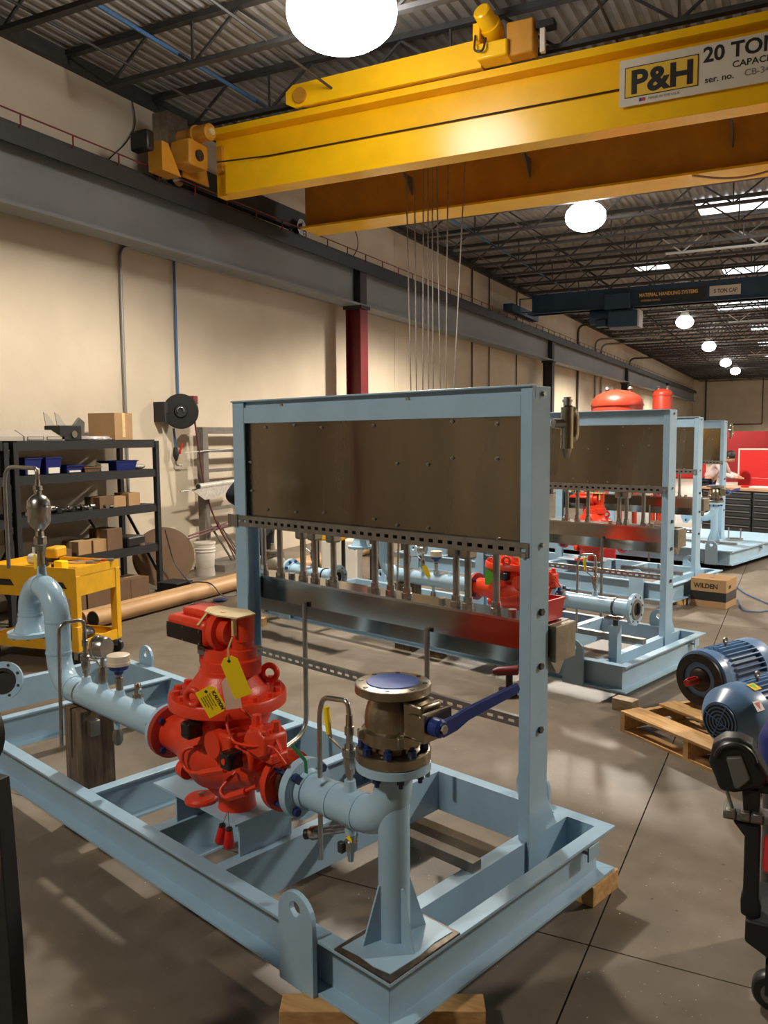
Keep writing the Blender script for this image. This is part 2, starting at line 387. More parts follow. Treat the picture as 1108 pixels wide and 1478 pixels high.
# ================================================================== STRUCTURE
XW, XR, YB, YF, ZR = -8.2, 10.0, -9.0, 74.2, 6.7
STRUCT_LABELS.update(floor='brown grey concrete floor slab of the workshop', ceiling='ribbed metal roof deck over open steel joists',
    wall_left='cream painted tilt-up wall behind the crane runway', wall_back='cream far end wall of the long workshop', wall_right='cream wall on the right side, out of view', wall_front='cream wall behind the viewpoint')
b = MB(); b.box((XW - .3, YB - .3, -0.3), (XR + .3, YF + .3, -0.02)); floor = struct('floor', b, M['groove'])
xs = [XW, -6.68, -0.68, 5.32, XR]; ys = [YB, -2.97, 3.13] + [9.23 + 6.1 * i for i in range(11)] + [YF]
g = 0.0035
for i in range(len(xs) - 1):
    for j in range(len(ys) - 1):
        b = MB(); b.box((xs[i] + g, ys[j] + g, -0.03), (xs[i + 1] - g, ys[j + 1] - g, 0.0))
        struct('floor_slab', b, M['floor'], parent=floor)
# left wall in tall panels
b = MB(); b.box((XW - .3, YB - .3, -0.02), (XW - .03, YF + .3, ZR + .1)); wl = struct('wall_left', b, M['seam'])
yy = [YB] + [17.0 + 8.8 * i for i in range(7)] + [YF]
for i in range(len(yy) - 1):
    b = MB(); b.box((XW - .05, yy[i] + .006, 0), (XW, yy[i + 1] - .006, ZR)); struct('wall_panel', b, M['wall'], parent=wl)
b = MB(); b.box((XW, YF, 0), (XR, YF + .3, ZR + .1)); wb = struct('wall_back', b, M['wall'])
b = MB(); b.box((XR, YB, 0), (XR + .3, YF, ZR + .1)); struct('wall_right', b, M['wall'])
b = MB(); b.box((XW, YB - .3, 0), (XR, YB, ZR + .1)); struct('wall_front', b, M['wall'])
# ribbed deck
b = MB(); vs = []; p = 0.15; n = int((XR - XW) / p); prof = []
for i in range(n):
    x = XW + i * p; prof += [(x, 0), (x + .055, 0), (x + .075, .038), (x + .13, .038)]
prof.append((XR, 0))
for y in (YB, YF): vs += [(x, y, ZR + z) for x, z in prof]
k = len(prof); b.add(vs, [(i, i + 1, k + i + 1, k + i) for i in range(k - 1)]); ceil = struct('ceiling', b, M['deck'], smooth=False)
b = MB(); b.box((XW - .3, YB - .3, ZR + .05), (XR + .3, YF + .3, ZR + .25)); struct('roof_slab', b, M['deck'], parent=ceil)
# open web joists every 1.5 m
def joist_meshes():
    X.f = lambda p: Vector(p); X.flip = False
    c = MB()
    for zz in (6.60, 6.12): c.box((-8.15 if zz > 6.3 else -7.45, -.045, zz), (XR, .045, zz + (.065 if zz > 6.3 else .05)))
    wv = MB(); x = -7.45; up = True; L = []
    L.append((-8.1, 6.6))
    while x < XR: L.append((x, 6.145 if up else 6.6)); up = not up; x += 0.62
    for a, bb in zip(L, L[1:]): wv.bar((a[0], 0, a[1]), (bb[0], 0, bb[1]), .028, .028)
    for a in L[3::4]: wv.bar((a[0], 0, 6.14), (a[0], 0, 6.62), .024, .024)
    return mesh_of('roof_joist', c, M['joist'], False), mesh_of('joist_web', wv, M['joist'], False)
jm, jw = joist_meshes()
y = 7.75 - 1.5 * 10; n = 0
while y < YF - .5:
    o = bpy.data.objects.new('roof_joist', jm); COL.objects.link(o); o.parent = ceil; o.location = (0, y, 0)
    q = bpy.data.objects.new('joist_web', jw); COL.objects.link(q); q.parent = o
    y += 1.5
# ledger angle at wall head, bridging rods, sprinkler mains
b = MB(); b.box((XW, YB, 6.50), (XW + .10, YF, 6.66)); struct('trim_1', b, M['joist'])
for x in (-6.9, -5.2, -1.9, 0.4, 2.6, 6):
    b = MB(); b.tube([(x, YB, 6.17), (x, YF, 6.17)], .016, 6); struct('bridging_rod', b, M['joist'], parent=ceil)
b = MB(); b.box((XW, YF - .12, 6.45), (XR, YF - .02, 6.66)); struct('trim_2', b, M['joist'])
# skylights
for i, (x0, x1, y0, y1) in enumerate([(-2.1, 0.6, 18.4, 19.6), (-2.2, 0.6, 25.9, 27.5), (-4.4, -3.5, 24.6, 25.3), (-3.0, 0.6, 33.2, 34.8), (-2.2, 0.6, 40.8, 42.4), (-2.2, .6, 48.3, 49.9), (-2.2, .6, 55.8, 57.2), (-2.2, .6, 63, 64.6)]):
    b = MB(); b.box((x0, y0, ZR - .025), (x1, y1, ZR - .003)); o = struct('window_%d' % (i + 1), b, M['skylight']); o['label'] = 'bright translucent skylight panel between roof joists, number %d of the row from the crane' % (i + 1)
# sprinkler pipes
def pipe_thing(name, label, pts, r, m, cat='pipe', fil=0.08, group=None, n=10):
    o = bpy.data.objects.new(name, None)
    b = MB(); b.tube(fillet(pts, fil), r, n); X.f = lambda p: Vector(p) - Vector(pts[0]); X.flip = False
    me = mesh_of(name, b, m); bpy.data.objects.remove(o)
    o = bpy.data.objects.new(name, me); COL.objects.link(o); o.location = pts[0]; o['label'] = label; o['category'] = cat
    if group: o['group'] = group
    return o
pipe_thing('sprinkler_pipe', 'long blue air pipe hung under the roof along the left wall', [(-6.42, YB + .1, 6.3), (-6.42, YF - .2, 6.3)], .024, M['bluepaintpipe'])
for x, y, z, lb in ((-2.9, 20.2, 6.06, 'white sprinkler branch nearest the big yellow crane'), (-2.5, 32.9, 5.98, 'white sprinkler branch beyond the blue crane'), (-2.6, 39.3, 5.98, 'white sprinkler branch farther down the roof'), (-2.6, 47.2, 5.98, 'farthest white sprinkler branch under the roof')):
    t = thing('sprinkler_branch', lb, 'pipe', (x, y, z), absolute=True)
    b = MB(); b.tube([(x, y, z), (2.5, y, z)], .03, 8); part('pipe', b, M['sprink'])
    for k in range(3):
        for s in (-1, 1):
            b = MB(); b.tube([(x + .35 + k * 1.6, y, z), (x + .35 + k * 1.6 + s * .42, y, z + .33)], .018, 6); part('brace', b, M['sprink'])

# ================================================================== RUNWAY, COLUMNS
t = thing('runway_girder', 'long grey crane runway girder with black top channel along left wall', 'girder', (-7.7, 0, 4.48), absolute=True)
b = MB(); b.box((-7.72, YB + .1, 4.50), (-7.69, 70, 5.27)); part('web', b, M['girder'], smooth=False)
b = MB(); b.box((-7.86, YB + .1, 4.46), (-7.54, 70, 4.50)); part('bottom_flange', b, M['girder'], smooth=False)
b = MB(); b.prism([(-.20, 0), (-.18, 0), (-.18, .17), (.18, .17), (.18, 0), (.20, 0), (.20, .2), (-.20, .2)], (-7.7, YB + .1, 5.085), (1, 0, 0), (0, 0, 1), (0, 70 - YB - .1, 0)); part('top_channel', b, M['girderdark'], smooth=False)
b = MB(); b.box((-7.63, YB + .1, 5.285), (-7.57, 70, 5.34)); part('crane_rail', b, M['girderdark'], smooth=False)
b = MB(); b.tube([(-7.47, YB + .1, 5.405), (-7.47, 68, 5.405)], .009, 6); part('conductor_bar', b, M['maroon'])
b = MB(); b.tube(fillet([(-.04, 0, -.13), (0, 0, -.12), (0, 0, 0.0), (0, .07, 0.0)], .02, 3), .010, 6)
rep('bracket', b, M['maroon'], [((-7.47, 5.75 - .709 * 4 + .709 * i, 5.405), (0, 0, 1)) for i in range(60)])
for j in (14.3, 27.9, 41.5, 55.1, 0.7):
    b = MB(); b.box((-7.69, j - .13, 4.5), (-7.545, j + .13, 5.2)); part('stiffener', b, M['girderdark'], smooth=False)
COLL = {14.3: 'maroon steel column under the grey runway girder, its red upper part above the big panel', 27.9: 'black steel column under the runway girder, just right of the tall blue post', 41.5: 'black runway column behind the red tanks', 55.1: 'black runway column farthest down the left wall', 0.7: 'maroon runway column left of the view'}
for y, lb in COLL.items():
    t = thing('steel_column', lb, 'column', (-7.68, y, 0), absolute=True)
    m = M['maroon'] if y in (14.3, .7) else M['girderdark']
    b = MB(); b.prism([(-.16, -.15), (-.145, -.15), (-.145, -.008), (.145, -.008), (.145, -.15), (.16, -.15), (.16, .15), (.145, .15), (.145, .008), (-.145, .008), (-.145, .15), (-.16, .15)], (-7.7, y, .02), (1, 0, 0), (0, 1, 0), (0, 0, 4.38)); part('shaft', b, m, smooth=False)
    b = MB(); b.box((-7.95, y - .22, 0), (-7.45, y + .22, .02)); part('base_plate', b, m, smooth=False)
    b = MB(); b.box((-7.9, y - .18, 4.40), (-7.50, y + .18, 4.46)); part('cap_plate', b, M['girderdark'], smooth=False)
# conduits on the wall
pipe_thing('wall_conduit', 'grey conduit rising up cream wall and bending right under girder', [(-8.16, 8.56, 1.0), (-8.16, 8.56, 4.55), (-8.16, 30, 4.55)], .022, M['conduit'], 'conduit', .18)
pipe_thing('air_drop', 'blue air pipe dropping down the wall to the hose reel', [(-8.15, 9.62, 4.52), (-8.15, 9.62, 2.35)], .02, M['bluepaintpipe'])
for y, lb in ((21.8, 'first thin dark conduit down the wall past the maroon column'), (23.2, 'second thin dark conduit down the wall past the maroon column'), (25.8, 'third thin dark conduit past the maroon column')):
    pipe_thing('wall_conduit', lb, [(-8.16, y, 0.1), (-8.16, y, 6.5)], .02, M['blackpipe'], 'conduit')
for y, z1, lb in ((33.8, 6.35, 'dark pipe on the upper wall left of the blue hoist'), (37.0, 6.1, 'pale pipe on the upper wall below the blue hoist'), (38.2, 6.0, 'second pale pipe on the upper wall below the blue hoist'), (45.0, 5.9, 'dark pipe farther down the upper wall')):
    pipe_thing('wall_pipe', lb, [(-8.14, y, .1), (-8.14, y, z1), (-5.5, y + .2, z1)], .045, M['blackpipe'] if 'dark' in lb else M['conduit'], 'pipe', .3)
pipe_thing('loose_cable', 'thin dark cable hanging on the upper wall above the girder', [(-8.17, 8.9, 6.5), (-8.15, 8.95, 6.2), (-8.15, 8.75, 5.9), (-8.15, 8.3, 5.5), (-7.95, 8.25, 5.4)], .008, M['blackpipe'], 'cable', .3, n=6)
pipe_thing('loose_cable', 'looped dark cable behind the far end of yellow crane', [(-8.15, 14.7, 6.2), (-8.12, 15.1, 6.1), (-8.12, 15.2, 5.8), (-8.12, 14.9, 5.5)], .01, M['blackpipe'], 'cable', .3, n=6)

# ================================================================== BIG YELLOW CRANE
t = thing('overhead_crane', 'big yellow double girder overhead crane spanning the bay near the roof', 'crane', (-7.6, 9.2, 5.5), absolute=True)
x0, x1 = -7.15, XR - .6
b = MB(); b.prism([(0, 0), (0, .36), (.16, .36), (.16, .345), (.015, .345), (.015, .015), (.16, .015), (.16, 0)], (-6.9, 9.2, 5.19), (0, 1, 0), (0, 0, 1), (x1 + 6.9, 0, 0)); b.box((-6.905, 9.2, 5.19), (-6.89, 9.36, 5.55)); part('front_channel', b, M['yellow'], smooth=False)
b = MB(); b.box((x0, 9.36, 5.22), (x1, 9.56, 5.95)); part('front_girder', b, M['yellow'], smooth=False, bevel=.004)
b = MB(); b.box((x0, 9.17, 5.95), (x1, 9.66, 6.035)); part('top_flange', b, M['yellow'], smooth=False, bevel=.004)
b = MB(); b.tube([(-7.0, 9.17, 5.60), (-6.3, 9.34, 5.625), (x1, 9.34, 5.625)], .010, 6); part('cable', b, M['ink'])  # thin dark tube drawing the groove line above the channel
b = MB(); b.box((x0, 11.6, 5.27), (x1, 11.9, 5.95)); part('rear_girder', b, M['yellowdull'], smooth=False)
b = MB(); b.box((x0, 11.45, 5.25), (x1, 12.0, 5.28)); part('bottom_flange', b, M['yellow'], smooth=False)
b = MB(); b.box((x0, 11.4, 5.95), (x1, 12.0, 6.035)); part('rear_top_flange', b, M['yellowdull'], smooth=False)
for x in (-5.3, -3.5, -.9, 2):
    b = MB(); b.prism([(0, 0), (.35, 0), (0, -.25)], (x, 11.6, 5.8), (0, -1, 0), (0, 0, 1), (.02, 0, 0)); part('gusset', b, M['grey'], smooth=False)
b = MB(); b.box((-7.74, 8.75, 5.42), (-7.60, 12.35, 5.73)); part('end_truck', b, M['girderdark'], smooth=False, bevel=.01)
b = MB(); b.prism([(0, 0), (.55, 0), (.42, .5), (.1, .5)], (-7.42, 8.95, 5.42), (0, 1, 0), (0, 0, 1), (.03, 0, 0)); part('end_plate', b, M['yellowdull'], smooth=False)
b = MB(); b.prism([(0, 0), (.35, 0), (.12, .35), (0, .35)], (-7.44, 8.36, 5.32), (0, 1, 0), (0, 0, 1), (.22, 0, 0)); part('bumper_bracket', b, M['yellowdull'], smooth=False)
b = MB(); b.box((-7.50, 8.10, 5.50), (-7.22, 8.24, 5.74)); part('bumper', b, M['black'], bevel=.03)
for yw in (8.98, 12.05):
    b = MB(); b.lathe((-7.70, yw, 5.445), (-7.45, yw, 5.445), [(0, .10), (.2, .10), (.2, .13), (.25, .13), (.25, .1), (.75, .1), (.75, .13), (.8, .13), (.8, .06), (1, .06)], 24); o = part('wheel', b, M['steel'])
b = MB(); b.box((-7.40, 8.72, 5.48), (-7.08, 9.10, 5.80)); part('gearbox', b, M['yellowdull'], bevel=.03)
b = MB(); b.lathe((-7.08, 8.9, 5.62), (-7.05, 8.9, 5.62), [(0, .07), (1, .07)], 20); part('gearbox_cap', b, M['ink'])
b = MB(); b.lathe((-7.45, 9.0, 5.92), (-6.88, 8.92, 5.89), [(0, .09), (.5, .09), (.5, .12), (.55, .12), (.55, .105), (.96, .105), (1, .08)], 24); part('drive_motor', b, M['yellowdull'])
b = MB(); b.lathe((-6.88, 8.92, 5.89), (-6.86, 8.918, 5.89), [(0, .05), (1, .045)], 16); part('motor_cap', b, M['tape'])
b = MB(); b.box((-7.7, 8.75, 5.73), (-7.45, 9.15, 6.20)); part('control_cabinet', b, M['castrough'], smooth=False)
b = MB(); b.box((-7.1, 9.3, 5.5), (-7.02, 9.36, 5.85)); part('cable_duct', b, M['yellowdull'], smooth=False)
# sign plate with its writing
b = MB(); b.box((-1.81, 9.155, 5.372), (0.35, 9.17, 5.832)); sg = part('sign', b, M['signcream'], smooth=False)
b = MB(); b.box((-1.755, 9.15, 5.45), (-1.04, 9.156, 5.752)); pl = part('logo_panel', b, M['signyellow'], parent=sg, smooth=False)
b = MB(); b.plate_hole([(0, 0), (.715, 0), (.715, .302), (0, .302)], [(.008, .008), (.707, .008), (.707, .294), (.008, .294)], (-1.755, 9.149, 5.45), (1, 0, 0), (0, 0, 1), (0, .003, 0)); part('logo_border', b, M['ink'], parent=sg, smooth=False)
R1, U1 = (1, 0, 0), (0, 0, 1)
text('P&H', .315, (-1.70, 9.148, 5.49), R1, U1, M['ink'], sg, bold=.011, sx=1.06)
text('20 TON', .20, (-1.0, 9.153, 5.66), R1, U1, M['ink'], sg, bold=.005, sx=1.0)
text('CAPACITY', .085, (-.73, 9.153, 5.56), R1, U1, M['ink'], sg, bold=.001, sx=1.1)
text('ser. no.', .085, (-.98, 9.153, 5.46), R1, U1, M['ink'], sg, bold=.001, sx=1.05)
text('CB-34219BC', .085, (-.62, 9.153, 5.46), R1, U1, M['inkpale'], sg, bold=.001, sx=1.05)
text('MADE IN THE U.S.A.', .035, (-1.52, 9.153, 5.405), R1, U1, M['inkpale'], sg, sx=1.0)
b = MB(); b.box((-1.61, 9.15, 5.40), (-1.585, 9.156, 5.432)); part('flag_field', b, M['inkblue'], parent=sg, smooth=False)
b = MB(); b.box((-1.585, 9.15, 5.40), (-1.55, 9.156, 5.432)); part('flag_stripes', b, M['inkred'], parent=sg, smooth=False)
pipe_thing('drooping_cable', 'pale cable drooping under the far yellow girder at right', [(-1.35, 11.5, 5.25), (-1.0, 11.5, 5.16), (-.7, 11.5, 5.14), (-.3, 11.5, 5.2), (.2, 11.5, 5.25)], .014, M['tubecard'], 'cable', .3)
# trolley riding on top
t = thing('crane_trolley', 'yellow hoist trolley on top of the big crane with motor and ropes', 'trolley', (-4.6, 9.9, 6.035), absolute=True)
b = MB(); b.prism([(.12, 0), (0, .06), (0, .20), (.1, .27), (2.55, .30), (2.55, 0)], (-5.85, 9.08, 6.038), (1, 0, 0), (0, 0, 1), (0, .04, 0)); part('side_plate', b, M['yellow'], smooth=False)
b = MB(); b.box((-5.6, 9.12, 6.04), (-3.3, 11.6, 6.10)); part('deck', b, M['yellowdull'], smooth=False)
b = MB(); b.cyl((-5.4, 10.6, 5.85), (-3.7, 10.6, 5.85), .16, n=24); part('rope_drum', b, M['yellowdull'])
b = MB(); b.lathe((-5.64, 9.08, 6.16), (-5.64, 9.04, 6.16), [(0, .09), (1, .09)], 20); part('sheave', b, M['yellowdull'])
b = MB(); b.box((-3.30, 8.92, 6.05), (-2.95, 9.18, 6.22)); part('gear_case', b, M['yellow'], bevel=.02)
b = MB(); b.box((-2.98, 8.98, 6.05), (-2.68, 9.18, 6.40)); part('brake_case', b, M['yellowdull'], bevel=.02)
b = MB(); b.lathe((-3.20, 8.80, 6.50), (-3.14, 9.16, 6.34), [(0, .08), (.04, .095), (.5, .105), (.5, .12), (.8, .12), (1, .08)], 24); part('hoist_motor', b, M['yellow'])
b = MB(); b.box((-3.34, 8.92, 6.25), (-3.26, 9.05, 6.44)); part('junction_box', b, M['yellow'], bevel=.01)
b = MB(); b.tube(fillet([(-3.30, 8.90, 6.30), (-3.30, 8.86, 6.12), (-3.20, 8.86, 6.1), (-3.18, 8.9, 6.25)], .05), .012, 8); part('motor_cable', b, M['ink'])
b = MB(); b.box((-2.62, 9.02, 6.04), (-2.57, 9.08, 6.28)); part('guide_post', b, M['cream'], smooth=False)
b = MB(); b.box((-2.66, 9.0, 6.28), (-2.47, 9.14, 6.35)); part('limit_switch', b, M['blacksteel'], smooth=False)
for a, bb in (((-4.93, 5.9), (-4.86, 2.5)), ((-4.80, 5.9), (-4.78, 2.5)), ((-4.66, 6.1), (-4.69, 2.5)), ((-4.60, 6.1), (-4.60, 2.5)), ((-4.54, 5.9), (-4.53, 2.5)), ((-4.30, 6.1), (-4.35, 2.5)), ((-4.03, 6.1), (-4.25, 2.5)), ((-4.48, 5.9), (-4.42, 2.5))):
    b = MB(); b.tube([(a[0], 10.6, a[1] + .2), (bb[0], 10.6, bb[1] - .3)], .010, 6); part('wire_rope', b, M['strut'])
b = MB(); b.box((-4.92, 10.5, 1.75), (-4.2, 10.7, 2.25)); part('hook_block', b, M['yellow'], bevel=.04)
b = MB(); b.tube(fillet([(-4.55, 10.6, 1.78), (-4.55, 10.6, 1.6), (-4.42, 10.6, 1.5), (-4.5, 10.6, 1.36), (-4.66, 10.6, 1.42)], .08), [.03] * 26 if False else .028, 10); part('hook', b, M['blacksteel'])

# ================================================================== BLUE CRANE
t = thing('bridge_crane', 'dark blue five ton bridge crane farther down the bay', 'crane', (-7.5, 24.2, 5.5), absolute=True)
b = MB(); b.box((-7.2, 24.2, 5.50), (XR - .6, 24.5, 6.06)); part('girder', b, M['cranenavy'], smooth=False)
b = MB(); b.box((-7.3, 24.1, 5.50), (XR - .6, 24.6, 5.53)); part('flange', b, M['cranenavy'], smooth=False)
b = MB(); b.box((-7.74, 23.2, 5.5), (-7.46, 25.8, 5.72)); part('end_truck', b, M['cranenavy'], smooth=False)
b = MB(); b.plate_hole([(0, 0), (.42, 0), (.42, .42), (0, .42)], [(.03, .03), (.39, .03), (.39, .39), (.03, .39)], (-7.55, 24.1, 5.55), (1, 0, 0), (0, 0, 1), (0, .03, 0)); part('guard_frame', b, M['cranenavy'], smooth=False)
b = MB(); b.box((-4.18, 24.185, 5.58), (-2.40, 24.2, 5.92)); s2 = part('maker_plate', b, M['ink'], smooth=False)
text('MATERIAL HANDLING SYSTEMS', .135, (-4.15, 24.18, 5.76), R1, U1, M['lettergold'], s2, bold=.003, sx=.80)
text('OVERHEAD CRANES', .07, (-4.1, 24.18, 5.63), R1, U1, M['lettergold'], s2, sx=.8)
b = MB(); b.box((-2.33, 24.185, 5.64), (-1.56, 24.2, 5.90)); s3 = part('capacity_plate', b, M['signcream'], smooth=False)
text('5 TON CAP.', .15, (-2.22, 24.18, 5.71), R1, U1, M['ink'], s3, bold=.002, sx=.75)
t = thing('electric_hoist', 'dark blue electric hoist hanging under the blue crane', 'hoist', (-4.9, 24.2, 5.0), absolute=True)
b = MB(); b.box((-5.05, 23.9, 5.45), (-4.35, 24.2, 5.88)); part('control_box', b, M['cranenavy'], bevel=.02)
b = MB(); b.box((-4.95, 23.9, 4.95), (-4.15, 24.7, 5.40)); part('drum_housing', b, M['cranenavy'], bevel=.03)
b = MB(); b.cyl((-5.5, 24.3, 5.3), (-4.95, 24.3, 5.3), .2, n=20); part('motor', b, M['cranenavy'])
b = MB(); b.box((-5.3, 24.0, 5.0), (-5.0, 24.3, 5.2)); part('rope_guide', b, M['cranenavy'], bevel=.02)
b = MB(); b.box((-4.15, 23.95, 4.96), (-4.11, 24.6, 5.42)); part('end_cover', b, M['sprink'], smooth=False)
b = MB(); b.box((-4.9, 24.1, 5.38), (-4.3, 24.5, 5.53)); part('trolley_plate', b, M['cranenavy'], smooth=False)

# ================================================================== HIGH BAY LAMPS
def lamp(x, y, label, z=6.0, r=.36, power=None):
    t = thing('high_bay_lamp', label, 'lamp', (x, y, z), group='high bay lamps under the roof')
    b = MB(); b.lathe((0, 0, .15), (0, 0, -r * .98), [(0, .13), (.12, r * .72), (.28, r * .93), (.38, r * .985), (.5, r), (.60, r * .98), (.70, r * .92), (.79, r * .81), (.87, r * .66), (.93, r * .49), (.975, r * .28), (1, .02)], 48); part('globe', b, M['lampglass'])
    b = MB(); b.lathe((0, 0, .13), (0, 0, .42), [(0, .17), (.3, .15), (.8, .11), (1, .04)], 20); part('ballast_housing', b, M['sprink'])
    b = MB(); b.cyl((0, 0, .4), (0, 0, 6.705 - z), .012, n=8); part('stem', b, M['joist'])
    l = bpy.data.lights.new('lamp_light', 'SPOT'); l.energy = power or LAMP_W; l.color = LAMP_COL; l.shadow_soft_size = .22; l.spot_size = math.radians(150); l.spot_blend = .35
    lo = bpy.data.objects.new('lamp_light', l); COL.objects.link(lo); lo.parent = t; lo.location = (0, 0, -.50)
lamp(-3.99, 7.18, 'nearest glaring round high bay lamp at the top of the photo', z=6.13, r=.52)  # globe enlarged so its shape takes in the glow around the lamp
lamp(-3.62, 15.47, 'glaring round high bay lamp below the yellow crane, right of centre')
lamp(-3.85, 31.7, 'first small lit lamp beyond the blue crane', r=.30)
lamp(-3.92, 41.1, 'second small lit lamp beyond the blue crane', r=.30)
lamp(-3.96, 51.1, 'third small lit lamp beyond the blue crane', r=.30)
lamp(-3.93, 58.2, 'farthest small lit lamp before the end wall', r=.30)
for k, y in enumerate((8.6, 16, 22.3, 32, 41, 51)): lamp(5.2, y, ('first', 'second', 'third', 'fourth', 'fifth', 'sixth')[k] + ' high bay lamp of the right hand row, outside the photo', power=LAMP_W * .75)
lamp(1.0, 66.5, 'added unseen lamp brightening the far end wall, outside the photo')  # extra lamp added out of view to brighten the end wall
lamp(-3.6, -1.6, 'high bay lamp behind the viewpoint, outside the photo', power=LAMP_W * .26)

# ================================================================== SKIDS (u along the skid from its right end, v away from the viewer)
VP, ZP, RP = 0.19, 0.69, 0.065      # pipe run: offset, height, radius
SKID = dict(skid=True)
def chan(mb, axis, a0, a1, pos, out, z0=.089, z1=.292, w=.065, tf=.012, tw=.008, mitre=True):
    """channel beam along axis 'u'/'v' from a0 to a1; web back at pos+out*... flanges point to 'out' (+1/-1)"""
    s = out; poly = [(0, z0), (s * w, z0), (s * w, z0 + tf), (s * tw, z0 + tf), (s * tw, z1 - tf), (s * w, z1 - tf), (s * w, z1), (0, z1)]
    n = len(poly)
    def P(a, k):
        x, z = poly[k]
        aa = a
        if mitre == 'outer':
            aa = a + (abs(x) if a == a1 else -abs(x))
        return (aa, pos + x, z) if axis == 'u' else (pos + x, aa, z)
    vs = [P(a0, k) for k in range(n)] + [P(a1, k) for k in range(n)]
    f = [tuple(range(n)), tuple(range(2 * n - 1, n - 1, -1))] + [(i, n + i, n + (i + 1) % n, (i + 1) % n) for i in range(n)]
    if (s > 0) != (axis == 'u'): f = [tuple(reversed(t)) for t in f]
    mb.add(vs, [tuple(reversed(t)) for t in f]); return mb
L0, W0 = 4.27, 1.447
def lug(v0, u, z0=.085, holez=.385):
    r = .09; n = 20; k = 6
    outer = [(-r, z0 - .345), (-r, 0)]; inner = []
    arcp = [(r * math.cos(PI - PI * i / 12), r * math.sin(PI - PI * i / 12)) for i in range(13)]
    outer = arcp + [(r, z0 - .345), (0, z0 - .345), (-r, z0 - .345)]
    m = len(outer); hz = .03
    inner = []
    for x, z in outer:
        a = math.atan2(z - hz, x); inner.append((.027 * math.cos(a), hz + .027 * math.sin(a)))
    b = MB(); b.plate_hole(outer, inner, (u, v0, .345), (1, 0, 0), (0, 0, 1), (0, .02, 0)); return b
def skid_frame(label, deck=False, W0=1.447, lugu=.43):
    t = thing('skid_frame', label, 'skid', (2.1, .72, .089), **SKID, group='light blue skid base frames')
    for lo, hi, ax, pos, out in ((.065, L0 - .065, 'u', .065, -1), (.065, L0 - .065, 'u', W0 - .065, 1)):
        b = MB(); chan(b, ax, lo, hi, pos, out, mitre='outer'); part('side_beam', b, M['blue'], smooth=False, bevel=.0015)
    for pos, out in ((.065, -1), (L0 - .065, 1)):
        b = MB(); chan(b, 'v', .065, W0 - .065, pos, out, mitre='outer'); part('end_beam', b, M['blue'], smooth=False, bevel=.0015)
    for pos, out in ((.202, 1), (.951, 1), (1.50, -1), (2.072, -1), (3.49, -1)):
        b = MB(); chan(b, 'v', .065, W0 - .065, pos, out, mitre=False); part('cross_beam', b, M['blue'], smooth=False, bevel=.0015)
    for v0, u in ((-.02, lugu), (-.02, 3.88), (W0, lugu), (W0, 3.88)):
        part('lifting_lug', lug(v0, u), M['blue'], smooth=False, bevel=.002)
    b = MB(); b.box((.008, 1.235, .20), (.016, 1.325, .262)); part('ground_pad', b, M['blue'], bevel=.003); b = MB(); b.cyl((.016, 1.27, .22), (.058, 1.27, .22), .008, n=8); part('ground_stud', b, M['boltzinc'])
    b = MB(); b.box((.21, .70, .292), (1.0, .755, .335)); part('support_channel', b, M['strut'], smooth=False, bevel=.002)
    if deck:
        b = MB(); b.box((.0, .0, .292), (L0, W0, .300)); part('deck_plate', b, M['blue'], smooth=False)
    return t
def bolts_on(c, ax, r, n, m, a0=0.2, size=.013, h=.016, name='bolt', parent=None, shank=0):
    rep(name, boltmb(size, h, shank), m, [(tuple(p), tuple(ax)) for p in circle(c, ax, r, n, a0)], parent)

